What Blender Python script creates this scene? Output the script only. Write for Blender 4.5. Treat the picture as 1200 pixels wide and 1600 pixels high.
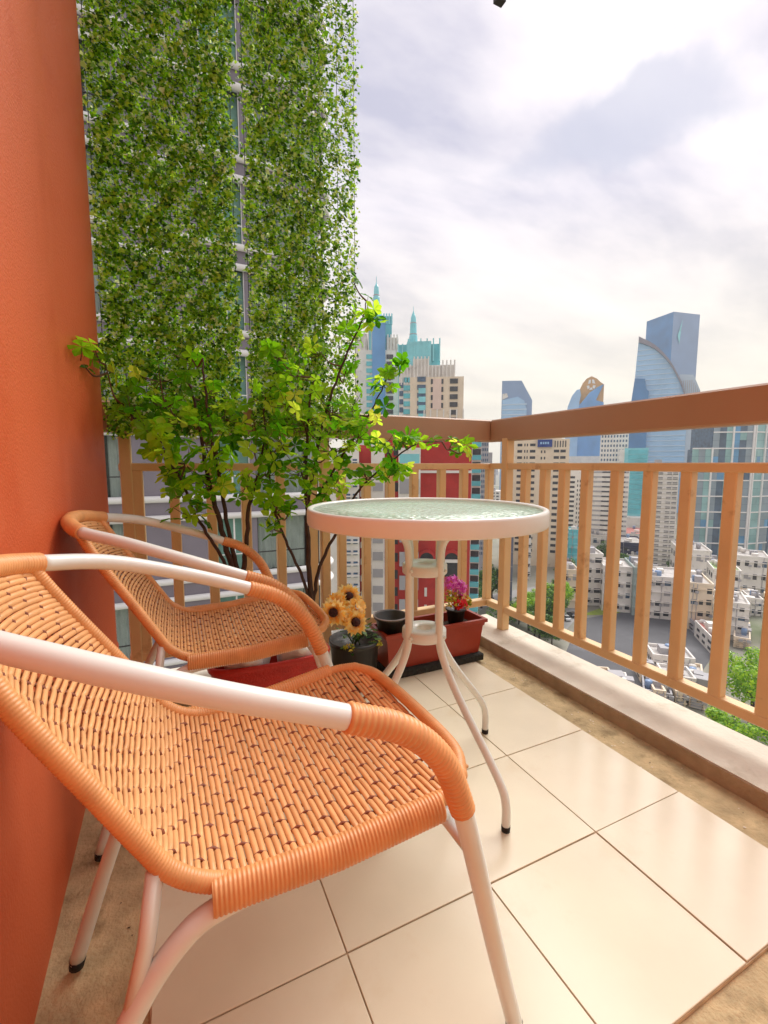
import bpy, math, random
from mathutils import Vector, Matrix
random.seed(11)
sc = bpy.context.scene
for o in list(bpy.data.objects): bpy.data.objects.remove(o)
R_ = math.radians
# ------------------------------------------------------------------ camera
FPX, CX, CY, EYE = 710.0, 600.0, 800.0, 0.83
PITCH = math.atan(75 / 710.0); YAW = math.atan(338 / 714.0)
cam = bpy.data.cameras.new('camera'); camo = bpy.data.objects.new('camera', cam)
sc.collection.objects.link(camo); sc.camera = camo
cam.sensor_fit = 'HORIZONTAL'; cam.sensor_width = 36; cam.lens = 36 * FPX / 1200
cam.clip_start = 0.01; cam.clip_end = 30000
camo.location = (0, 0, EYE); camo.rotation_euler = (math.pi / 2 - PITCH, 0, -YAW)
sc.render.resolution_x, sc.render.resolution_y = 768, 1024
# ------------------------------------------------------------------ exposure
sc.view_settings.view_transform = 'Standard'; sc.view_settings.look = 'None'
sc.view_settings.exposure = 1.45; sc.view_settings.gamma = 1.0; sc.view_settings.use_curve_mapping = False
SUN_AZ = (0.86, 0.50); SUN_EL = 50.0          # soft sun behind thin cloud, out over the right-hand railing
# ------------------------------------------------------------------ sky
def L(r, g, b):                                 # sRGB -> linear
    f = lambda c: c / 12.92 if c <= 0.04045 else ((c + 0.055) / 1.055) ** 2.4
    return (f(r), f(g), f(b), 1)
W = bpy.data.worlds.new('World'); sc.world = W; W.use_nodes = True
nt = W.node_tree; nt.nodes.clear()
def N(t, **k):
    n = nt.nodes.new(t)
    for a, b in k.items(): setattr(n, a, b)
    return n
def lk(a, b): nt.links.new(a, b)
def wmath(op, a, b=None, c=None, clamp=False):
    n = N('ShaderNodeMath', operation=op); n.use_clamp = clamp
    for i, v in enumerate((a, b, c)):
        if v is None: continue
        if isinstance(v, (int, float)): n.inputs[i].default_value = v
        else: lk(v, n.inputs[i])
    return n.outputs[0]
tc = N('ShaderNodeTexCoord'); sep = N('ShaderNodeSeparateXYZ'); lk(tc.outputs['Generated'], sep.inputs[0])
zc = wmath('ADD', wmath('MAXIMUM', sep.outputs[2], 0.0), 0.16)
u_ = wmath('DIVIDE', sep.outputs[0], zc); v_ = wmath('DIVIDE', sep.outputs[1], zc)
cv = N('ShaderNodeCombineXYZ'); lk(u_, cv.inputs[0]); lk(v_, cv.inputs[1])
mp = N('ShaderNodeMapping'); mp.inputs['Rotation'].default_value = (0, 0, R_(-28)); mp.inputs['Scale'].default_value = (0.75, 1.5, 1)
lk(cv.outputs[0], mp.inputs[0])
n1 = N('ShaderNodeTexNoise'); n1.inputs['Scale'].default_value = 1.15; n1.inputs['Detail'].default_value = 7; n1.inputs['Roughness'].default_value = 0.52; n1.inputs['Distortion'].default_value = 0.5
lk(mp.outputs[0], n1.inputs['Vector'])
n2 = N('ShaderNodeTexNoise'); n2.inputs['Scale'].default_value = 4.5; n2.inputs['Detail'].default_value = 6; n2.inputs['Roughness'].default_value = 0.6
lk(mp.outputs[0], n2.inputs['Vector'])
den = wmath('ADD', wmath('MULTIPLY', n1.outputs[0], 0.75), wmath('MULTIPLY', n2.outputs[0], 0.25))
cr = N('ShaderNodeValToRGB'); lk(den, cr.inputs[0])
cr.color_ramp.elements[0].position = 0.37; cr.color_ramp.elements[0].color = (0.54, 0.53, 0.66, 1)
cr.color_ramp.elements[1].position = 0.64; cr.color_ramp.elements[1].color = (1.14, 1.08, 1.04, 1)
e = cr.color_ramp.elements.new(0.50); e.color = (0.90, 0.84, 0.89, 1)
# one distinct grey bank of cloud standing in the sky over the city
def cam_ray(x, y):
    a = (x - CX) / FPX; b = (CY - y) / FPX
    Fv = Vector((math.sin(YAW) * math.cos(PITCH), math.cos(YAW) * math.cos(PITCH), -math.sin(PITCH)))
    Rv = Vector((math.cos(YAW), -math.sin(YAW), 0)); Uv = Rv.cross(Fv)
    return Fv + Rv * a + Uv * b
cd = cam_ray(965, 205).normalized(); ca = (cam_ray(1080, 165).normalized() - cam_ray(850, 235).normalized()).normalized(); cb = cd.cross(ca).normalized()
nd = N('ShaderNodeTexNoise'); nd.inputs['Scale'].default_value = 9.0; nd.inputs['Detail'].default_value = 5
lk(tc.outputs['Generated'], nd.inputs['Vector'])
vm = N('ShaderNodeVectorMath', operation='MULTIPLY_ADD'); lk(nd.outputs['Color'], vm.inputs[0]); vm.inputs[1].default_value = (0.20,) * 3; lk(tc.outputs['Generated'], vm.inputs[2])
vs = N('ShaderNodeVectorMath', operation='SUBTRACT'); lk(vm.outputs[0], vs.inputs[0]); vs.inputs[1].default_value = Vector((0.10,) * 3) + cd
def vdot(vec):
    n = N('ShaderNodeVectorMath', operation='DOT_PRODUCT'); lk(vs.outputs[0], n.inputs[0]); n.inputs[1].default_value = vec; return n.outputs['Value']
da = wmath('DIVIDE', vdot(ca), 0.17); db = wmath('DIVIDE', vdot(cb), 0.062)
rr = wmath('SQRT', wmath('ADD', wmath('MULTIPLY', da, da), wmath('MULTIPLY', db, db)))
mrn = N('ShaderNodeMapRange'); mrn.interpolation_type = 'SMOOTHSTEP'; lk(rr, mrn.inputs[0]); mrn.inputs[1].default_value = 1.22; mrn.inputs[2].default_value = 0.55; mrn.inputs[3].default_value = 0; mrn.inputs[4].default_value = 0.82
mxb = N('ShaderNodeMix', data_type='RGBA'); lk(mrn.outputs[0], mxb.inputs['Factor']); lk(cr.outputs[0], mxb.inputs['A']); mxb.inputs['B'].default_value = (0.52, 0.54, 0.68, 1)
# warm low sky all round
hz = N('ShaderNodeMapRange'); lk(sep.outputs[2], hz.inputs[0]); hz.inputs[1].default_value = 0.0; hz.inputs[2].default_value = 0.46; hz.inputs[3].default_value = 0.85; hz.inputs[4].default_value = 0.0
mxh = N('ShaderNodeMix', data_type='RGBA'); lk(hz.outputs[0], mxh.inputs['Factor']); lk(mxb.outputs['Result'], mxh.inputs['A']); mxh.inputs['B'].default_value = (1.12, 0.985, 0.64, 1)
sky = N('ShaderNodeTexSky', sky_type='NISHITA'); sky.sun_disc = False
sky.sun_elevation = R_(SUN_EL); sky.sun_rotation = math.atan2(SUN_AZ[0], SUN_AZ[1]); sky.air_density = 1.0; sky.dust_density = 2.0
b1 = N('ShaderNodeBackground'); lk(sky.outputs[0], b1.inputs[0]); b1.inputs[1].default_value = 0.09
b2 = N('ShaderNodeBackground'); lk(mxh.outputs['Result'], b2.inputs[0]); b2.inputs[1].default_value = 0.385
ms = N('ShaderNodeMixShader'); ms.inputs[0].default_value = 0.93; lk(b1.outputs[0], ms.inputs[1]); lk(b2.outputs[0], ms.inputs[2])
wo = N('ShaderNodeOutputWorld'); lk(ms.outputs[0], wo.inputs[0])
# ------------------------------------------------------------------ sun
sl = bpy.data.lights.new('sun', 'SUN'); sl.energy = 1.5; sl.angle = R_(40); sl.color = (1.0, 0.965, 0.91)
so = bpy.data.objects.new('sun', sl); sc.collection.objects.link(so)
sd = Vector((SUN_AZ[0] * math.cos(R_(SUN_EL)), SUN_AZ[1] * math.cos(R_(SUN_EL)), math.sin(R_(SUN_EL))))
so.rotation_euler = sd.to_track_quat('Z', 'Y').to_euler(); so.location = (20, 12, 25)

# ------------------------------------------------------------------ helpers
COL = sc.collection
class MB:
    """collects geometry, builds ONE mesh object"""
    def __init__(s): s.v = []; s.f = []; s.sm = []
    def add(s, vs, fs, smooth=False):
        o = len(s.v); s.v += [tuple(p) for p in vs]
        s.f += [tuple(i + o for i in q) for q in fs]; s.sm += [smooth] * len(fs); return s
    def box(s, x0, x1, y0, y1, z0, z1):
        return s.add([(x0,y0,z0),(x1,y0,z0),(x1,y1,z0),(x0,y1,z0),(x0,y0,z1),(x1,y0,z1),(x1,y1,z1),(x0,y1,z1)],
              [(0,3,2,1),(4,5,6,7),(0,1,5,4),(1,2,6,5),(2,3,7,6),(3,0,4,7)])
    def bbox(s, x0, x1, y0, y1, z0, z1, c=0.003):
        """box with chamfered edges"""
        X=(x0,x1);Y=(y0,y1);Z=(z0,z1);vs=[];ix={}
        for i in (0,1):
            for j in (0,1):
                for k in (0,1):
                    sx=c if i==0 else -c; sy=c if j==0 else -c; sz=c if k==0 else -c
                    for a,p in enumerate(((X[i],Y[j]+sy,Z[k]+sz),(X[i]+sx,Y[j],Z[k]+sz),(X[i]+sx,Y[j]+sy,Z[k]))):
                        ix[i,j,k,a]=len(vs); vs.append(p)
        fs=[]
        g=lambda *q:[ix[t] for t in q]
        for i in (0,1):
            q=g((i,0,0,0),(i,1,0,0),(i,1,1,0),(i,0,1,0)); fs.append(q if i else q[::-1])
            q=g((0,i,0,1),(1,i,0,1),(1,i,1,1),(0,i,1,1)); fs.append(q[::-1] if i else q)
            q=g((0,0,i,2),(1,0,i,2),(1,1,i,2),(0,1,i,2)); fs.append(q if i else q[::-1])
        for j in (0,1):
            for k in (0,1):
                q=g((0,j,k,1),(1,j,k,1),(1,j,k,2),(0,j,k,2)); fs.append(q if (j==0)!=(k==0) else q[::-1]) if False else fs.append(q)
        for i in (0,1):
            for k in (0,1): fs.append(g((i,0,k,0),(i,1,k,0),(i,1,k,2),(i,0,k,2)))
            for j in (0,1): fs.append(g((i,j,0,0),(i,j,1,0),(i,j,1,1),(i,j,0,1)))
        for i in (0,1):
            for j in (0,1):
                for k in (0,1): fs.append(g((i,j,k,0),(i,j,k,1),(i,j,k,2)))
        return s.add(vs,fs)
    def tube(s, pts, r, n=10, cap=True, sq=1.0):
        pts=[Vector(p) for p in pts]; m=len(pts); rs=r if isinstance(r,(list,tuple)) else [r]*m
        vs=[];fs=[]; up=None
        for i,p in enumerate(pts):
            t=(pts[min(i+1,m-1)]-pts[max(i-1,0)]).normalized()
            if up is None:
                up=Vector((0,0,1)) if abs(t.z)<0.9 else Vector((1,0,0))
            a=up-t*up.dot(t)
            if a.length<1e-5: a=t.orthogonal()
            a.normalize(); up=a; b=t.cross(a)
            for k in range(n):
                an=2*math.pi*k/n; vs.append(p+a*(rs[i]*sq*math.cos(an))+b*(rs[i]*math.sin(an)))
        for i in range(m-1):
            for k in range(n):
                k2=(k+1)%n; fs.append((i*n+k,i*n+k2,(i+1)*n+k2,(i+1)*n+k))
        if cap: fs.append(tuple(range(n))[::-1]); fs.append(tuple((m-1)*n+k for k in range(n)))
        return s.add(vs,fs,True)
    def lathe(s, prof, n=32, c=(0,0,0), smooth=True):
        vs=[];fs=[];m=len(prof)
        for r,z in prof:
            for k in range(n):
                a=2*math.pi*k/n; vs.append((c[0]+r*math.cos(a),c[1]+r*math.sin(a),c[2]+z))
        for i in range(m-1):
            for k in range(n):
                k2=(k+1)%n; fs.append((i*n+k,i*n+k2,(i+1)*n+k2,(i+1)*n+k))
        return s.add(vs,fs,smooth)
    def prism(s, poly, z0, z1):
        n=len(poly); vs=[(x,y,z0) for x,y in poly]+[(x,y,z1) for x,y in poly]
        return s.add(vs,[tuple(range(n))[::-1],tuple(range(n,2*n))]+[(i,(i+1)%n,(i+1)%n+n,i+n) for i in range(n)])
    def mesh(s, name):
        m=bpy.data.meshes.new(name); m.from_pydata(s.v,[],s.f); m.polygons.foreach_set('use_smooth',s.sm); m.update(); return m
    def build(s, name, mat, parent=None, stuff=False, label=None):
        return obj(name, s.mesh(name), mat, parent, stuff, label)
def obj(name, mesh, mat, parent=None, stuff=False, label=None, loc=None):
    if mat is not None and not mesh.materials: mesh.materials.append(mat)
    o=bpy.data.objects.new(name,mesh); COL.objects.link(o)
    if parent is not None: o.parent=parent
    if stuff: o['kind']='stuff'
    if label: o['label']=label
    if loc is not None: o.location=loc
    return o
def tag(o,label,cat,group=None):
    o['label']=label; o['category']=cat
    if group: o['group']=group
    return o
def thing(name,label,cat,loc=(0,0,0),rz=0.0,group=None):
    o=bpy.data.objects.new(name,None); o.empty_display_size=0.05; COL.objects.link(o); o.location=loc; o.rotation_euler=(0,0,rz)
    return tag(o,label,cat,group)
def struct(o): o['kind']='structure'; return o
def smooth_path(pts, k=6):
    pts=[Vector(p) for p in pts]; out=[]
    P=[pts[0]*2-pts[1]]+pts+[pts[-1]*2-pts[-2]]
    for i in range(1,len(P)-2):
        for j in range(k):
            t=j/k; a,b,c,d=P[i-1],P[i],P[i+1],P[i+2]
            out.append(0.5*((2*b)+(c-a)*t+(2*a-5*b+4*c-d)*t*t+(3*b-a-3*c+d)*t**3))
    out.append(pts[-1]); return out
def resample(pts, step):
    pts=[Vector(p) for p in pts]; out=[pts[0].copy()]; acc=0.0; last=pts[0]
    for p in pts[1:]:
        seg=(p-last).length
        while acc+seg>=step:
            t=(step-acc)/seg; last=last.lerp(p,t); out.append(last.copy()); seg=(p-last).length; acc=0.0
        acc+=seg; last=p
    out.append(pts[-1].copy()); return out
def wrap_tube(mb, pts, r, pitch, amp, n=12, spp=4, sq=1.0):
    """a rod bound with round strand: bulging rings"""
    q=resample(pts,pitch/spp); rs=[r+amp*(abs(math.sin(math.pi*i/spp))-0.4) for i in range(len(q))]
    return mb.tube(q,rs,n,True,sq)

# ------------------------------------------------------------------ materials
MATS={}
def M(name, rgb, rough=0.5, var=0.10, scale=8.0, bump=0.0, bscale=60.0, metal=0.0, spec=0.5, coat=0.0, rand=0.0, dirt=None):
    if name in MATS: return MATS[name]
    m=bpy.data.materials.new(name); MATS[name]=m; m.use_nodes=True; t=m.node_tree; p=t.nodes['Principled BSDF']
    c=L(*rgb)
    p.inputs['Roughness'].default_value=rough; p.inputs['Metallic'].default_value=metal
    p.inputs['Specular IOR Level'].default_value=spec; p.inputs['Coat Weight'].default_value=coat
    tcn=t.nodes.new('ShaderNodeTexCoord'); no=t.nodes.new('ShaderNodeTexNoise'); no.inputs['Scale'].default_value=scale; no.inputs['Detail'].default_value=5
    t.links.new(tcn.outputs['Object'],no.inputs['Vector'])
    mr=t.nodes.new('ShaderNodeMapRange'); t.links.new(no.outputs[0],mr.inputs[0]); mr.inputs[1].default_value=0.3; mr.inputs[2].default_value=0.7
    mr.inputs[3].default_value=1-var; mr.inputs[4].default_value=1+var
    mx=t.nodes.new('ShaderNodeVectorMath'); mx.operation='SCALE'; mx.inputs[0].default_value=c[:3]
    fac=mr.outputs[0]
    if rand:
        oi=t.nodes.new('ShaderNodeObjectInfo'); m2=t.nodes.new('ShaderNodeMapRange'); t.links.new(oi.outputs['Random'],m2.inputs[0]); m2.inputs[3].default_value=1-rand; m2.inputs[4].default_value=1+rand
        mm=t.nodes.new('ShaderNodeMath'); mm.operation='MULTIPLY'; t.links.new(fac,mm.inputs[0]); t.links.new(m2.outputs[0],mm.inputs[1]); fac=mm.outputs[0]
    t.links.new(fac,mx.inputs['Scale']); colout=mx.outputs[0]
    if dirt:                                   # stains: (colour, scale, low, high)
        d2=t.nodes.new('ShaderNodeTexNoise'); d2.inputs['Scale'].default_value=dirt[1]; d2.inputs['Detail'].default_value=8; d2.inputs['Roughness'].default_value=0.65
        t.links.new(tcn.outputs['Object'],d2.inputs['Vector'])
        dm=t.nodes.new('ShaderNodeMapRange'); t.links.new(d2.outputs[0],dm.inputs[0]); dm.inputs[1].default_value=dirt[2]; dm.inputs[2].default_value=dirt[3]
        dx=t.nodes.new('ShaderNodeMix'); dx.data_type='RGBA'; t.links.new(dm.outputs[0],dx.inputs['Factor']); t.links.new(colout,dx.inputs['A']); dx.inputs['B'].default_value=L(*dirt[0]); colout=dx.outputs['Result']
    t.links.new(colout,p.inputs['Base Color'])
    if bump:
        bn=t.nodes.new('ShaderNodeTexNoise'); bn.inputs['Scale'].default_value=bscale; bn.inputs['Detail'].default_value=4
        t.links.new(tcn.outputs['Object'],bn.inputs['Vector'])
        bp=t.nodes.new('ShaderNodeBump'); bp.inputs['Strength'].default_value=bump; bp.inputs['Distance'].default_value=0.01
        t.links.new(bn.outputs[0],bp.inputs['Height']); t.links.new(bp.outputs[0],p.inputs['Normal'])
    return m
def leaf_mat(name, stops, trans=0.45, rough=0.4, src='Random'):
    m=bpy.data.materials.new(name); m.use_nodes=True; t=m.node_tree; p=t.nodes['Principled BSDF']; out=t.nodes['Material Output']
    cr=t.nodes.new('ShaderNodeValToRGB')
    if src=='Random':
        oi=t.nodes.new('ShaderNodeObjectInfo'); t.links.new(oi.outputs['Random'],cr.inputs[0])
    else:
        ge=t.nodes.new('ShaderNodeNewGeometry'); t.links.new(ge.outputs['Random Per Island'],cr.inputs[0])
    while len(cr.color_ramp.elements)<len(stops): cr.color_ramp.elements.new(0.5)
    for i,(pos,c) in enumerate(stops): cr.color_ramp.elements[i].position=pos; cr.color_ramp.elements[i].color=L(*c)
    t.links.new(cr.outputs[0],p.inputs['Base Color']); p.inputs['Roughness'].default_value=rough
    tr=t.nodes.new('ShaderNodeBsdfTranslucent'); t.links.new(cr.outputs[0],tr.inputs[0])
    mx=t.nodes.new('ShaderNodeMixShader'); mx.inputs[0].default_value=trans
    t.links.new(p.outputs[0],mx.inputs[1]); t.links.new(tr.outputs[0],mx.inputs[2]); t.links.new(mx.outputs[0],out.inputs[0]); return m
def glass_mat(name, rgb, clear=0.6, rough=0.05, bump=0.0, bscale=40.0):
    m=bpy.data.materials.new(name); m.use_nodes=True; t=m.node_tree; p=t.nodes['Principled BSDF']; out=t.nodes['Material Output']
    p.inputs['Base Color'].default_value=L(*rgb); p.inputs['Roughness'].default_value=rough; p.inputs['Specular IOR Level'].default_value=0.6
    tr=t.nodes.new('ShaderNodeBsdfTransparent'); tr.inputs[0].default_value=(.80+rgb[0]*.2,.80+rgb[1]*.2,.80+rgb[2]*.2,1)
    mx=t.nodes.new('ShaderNodeMixShader'); mx.inputs[0].default_value=clear
    t.links.new(p.outputs[0],mx.inputs[1]); t.links.new(tr.outputs[0],mx.inputs[2]); t.links.new(mx.outputs[0],out.inputs[0])
    if bump:
        tcn=t.nodes.new('ShaderNodeTexCoord'); bn=t.nodes.new('ShaderNodeTexVoronoi'); bn.inputs['Scale'].default_value=bscale
        t.links.new(tcn.outputs['Object'],bn.inputs['Vector']); bp=t.nodes.new('ShaderNodeBump'); bp.inputs['Strength'].default_value=bump; bp.inputs['Distance'].default_value=0.004
        t.links.new(bn.outputs['Distance'],bp.inputs['Height']); t.links.new(bp.outputs[0],p.inputs['Normal'])
    return m
tan_paint=M('railing_tan_paint',(0.85,0.72,0.52),0.38,0.07,6,0.08,200,dirt=((0.66,0.50,0.34),11,0.60,0.78))
hand_shade=M('handrail_shaded_brown',(0.67,0.535,0.42),0.4,0.05,3,0.05,200)  # brown tone, darkened to put the top rail's shade into its colour
orange_wall=M('orange_wall_paint',(0.81,0.375,0.205),0.5,0.06,1.6,0.22,190,dirt=((0.76,0.30,0.12),2.6,0.5,0.72))
tile_m=M('floor_tile_glaze',(0.895,0.86,0.76),0.24,0.05,5,0.02,12,spec=0.28,rand=0.025,dirt=((0.84,0.765,0.63),3.2,0.52,0.8))
grout_m=M('grout_line',(0.80,0.72,0.60),0.9,0.25,30)
conc_m=M('bare_concrete',(0.76,0.68,0.52),0.85,0.22,22,0.5,140,dirt=((0.45,0.38,0.24),9,0.54,0.72))
curb_m=M('curb_plaster',(0.83,0.80,0.74),0.75,0.10,7,0.25,90,dirt=((0.62,0.58,0.48),5,0.55,0.75))
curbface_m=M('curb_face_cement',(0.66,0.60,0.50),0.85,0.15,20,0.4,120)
white_tube=M('cream_enamel',(0.88,0.90,0.88),0.32,0.03,10,coat=0.2)
rattan=M('rattan_strand',(0.87,0.645,0.43),0.42,0.10,35,0.05,300,rand=0.06)
rattan_d=M('rattan_wrap',(0.86,0.61,0.385),0.42,0.10,35,rand=0.04)
rubber=M('black_rubber',(0.08,0.07,0.07),0.7,0.1,30)
# ------------------------------------------------------------------ balcony (setting)
XC, YC = 1.276, 1.663                    # inner faces of the kerb
struct(MB().box(-0.45,1.47,-1.6,1.86,-0.22,-0.010).build('balcony_floor',conc_m))
tp=0.3005; TX0, TY0 = -0.060, 0.353
floor_tiles=struct(MB().box(TX0-.002,TX0+4*tp+.0,TY0-.001,TY0+4*tp,-0.0095,-0.0035).build('tile_bed',grout_m))
tm=MB().bbox(0,tp-0.0026,0,tp-0.0026,-0.0030,0.0,0.0008).mesh('tile')
for i in range(4):
    for j in range(4):
        o=obj('tile',tm,tile_m,floor_tiles,loc=(TX0+i*tp+random.uniform(-.0006,.0006),TY0+j*tp+random.uniform(-.0006,.0006),random.uniform(-.0004,.0004)))
kb=MB().prism([(XC,-1.6),(1.49,-1.6),(1.49,1.88),(-0.45,1.88),(-0.45,YC),(XC,YC)],-0.0098,0.040)
kerb=struct(kb.build('kerb',curb_m))
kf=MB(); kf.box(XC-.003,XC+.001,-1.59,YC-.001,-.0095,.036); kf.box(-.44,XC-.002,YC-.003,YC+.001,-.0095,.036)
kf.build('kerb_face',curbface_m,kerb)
# drain slope chips
chips=MB()
for k in range(60):
    x=random.uniform(1.15,1.26); y=random.uniform(.3,1.6); r=random.uniform(.001,.004); a=random.random()*6
    chips.add([(x+r*math.cos(a+q*1.57)*random.uniform(.6,1.2),y+r*math.sin(a+q*1.57),-.0088+.0006) for q in range(4)],[(0,1,2,3)])
struct(chips.build('concrete_fleck',M('pale_fleck',(0.86,0.82,0.74),0.8)))
ch2=MB()
for k in range(26):
    x=random.choice([random.uniform(1.16,1.26),random.uniform(-.18,-.07)]); y=random.uniform(.3,1.6); r=random.uniform(.0015,.004); a=random.random()*6
    ch2.add([(x+r*math.cos(a+q*1.57),y+r*.5*math.sin(a+q*1.57),-.0086+.001*(q%2)) for q in range(4)],[(0,1,2,3)])
struct(ch2.build('dirt_fleck',M('dark_fleck',(0.20,0.15,0.10),0.9)))
# orange wall with a rounded end pier
wl=thing('balcony_wall','orange painted balcony wall with rounded pier at its far end','wall',(-.22,0,0))
w=MB(); w.box(-.35,0,-1.6,1.341,-.22,3.2); w.build('wall_face',orange_wall,wl)
def pier(z0,z1,grow):
    pts=[]
    for k in range(13):
        t=k/12; pts.append((.046*t*t*(3-2*t)+grow*t,1.34+.30*t))
    R=.17
    for k in range(1,13):
        a=k/12*math.pi*.56; pts.append((.046+grow-R+R*math.cos(a),1.645+R*math.sin(a)))
    n=len(pts); vs=[]
    for x,y in pts: vs+=[(x,y,z0),(x,y,z1)]
    fs=[(2*q,2*q+2,2*q+3,2*q+1) for q in range(n-1)]
    m=MB().add(vs,fs,True); m.add([(x,y,z1) for x,y in pts]+[(-.3,pts[-1][1],z1),(-.3,1.34,z1)],[tuple(range(n+2))]); return m
pier(-3,.10,.006).build('pier_block',orange_wall,wl); pier(.104,.245,.004).build('pier_block',orange_wall,wl); pier(.249,3.2,0).build('pier_shaft',orange_wall,wl)
# slab of the balcony above and the flat's own front behind the viewer
cl=thing('edge_beam','cream edge beam spanning overhead at the balcony end','beam',(0,0,3.02))
MB().box(-.57,1.49,1.56,1.82,0,.2).build('beam',M('soffit_paint',(0.93,0.90,0.86),0.8,0.05),cl)
rw=thing('apartment_wall','cream apartment wall behind the balcony','wall',(0,-1.6,0))
MB().box(-.57,2.6,-.2,-.002,-.22,3.2).build('wall_face',M('cream_wall',(0.93,0.86,0.76),0.7,0.05),rw)
# ------------------------------------------------------------------ railing
rl=thing('balcony_railing','tan painted metal railing of square balusters around the balcony corner','railing',(1.43,1.805,.04))
def rb(name,x0,x1,y0,y1,z0,z1,c=.003):
    pm=hand_shade if name=='handrail' else tan_paint
    return MB().bbox(x0-1.43,x1-1.43,y0-1.805,y1-1.805,z0-.04,z1-.04,c).build(name,pm,rl)
RX0,RX1=1.409,1.449; RY0,RY1=1.785,1.825
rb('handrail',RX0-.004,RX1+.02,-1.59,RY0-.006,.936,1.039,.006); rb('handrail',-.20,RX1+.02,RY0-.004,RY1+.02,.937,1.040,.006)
rb('mid_rail',RX0,RX1,-1.59,RY0-.002,.806,.834); rb('mid_rail',-.152,RX1+.001,RY0,RY1,.805,.833)
rb('bottom_rail',RX0,RX1,-1.59,RY0-.002,.124,.156); rb('bottom_rail',-.152,RX1+.001,RY0,RY1,.123,.155)
by=[1.553,1.4386,1.3355,1.226,1.099,.976,.854,.733,.613,.493,.373,.253,.133,.013,-.107,-.227,-.347,-.467,-.587,-.707,-.827,-.947,-1.067]
for y in by: rb('baluster',RX0+.003,RX1-.003,y-.017,y+.017,.150,.812)
for x in [-.0975,.017,.141,.266,.398,.530,.655,.769,.884,1.004,1.150,1.276]: rb('baluster',x-.017,x+.017,RY0+.003,RY1-.003,.149,.812)
rb('baluster',RX0+.002,RX1-.004,RY0+.002,RY1-.004,.149,.81)
for y in (1.672,.193): 
    rb('post',RX0-.005,RX1-.002,y-.02,y+.02,.039,.95)
for x in (-.13,.58): rb('post',x-.018,x+.018,RY0-.003,RY1-.002,.039,.95)
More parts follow.
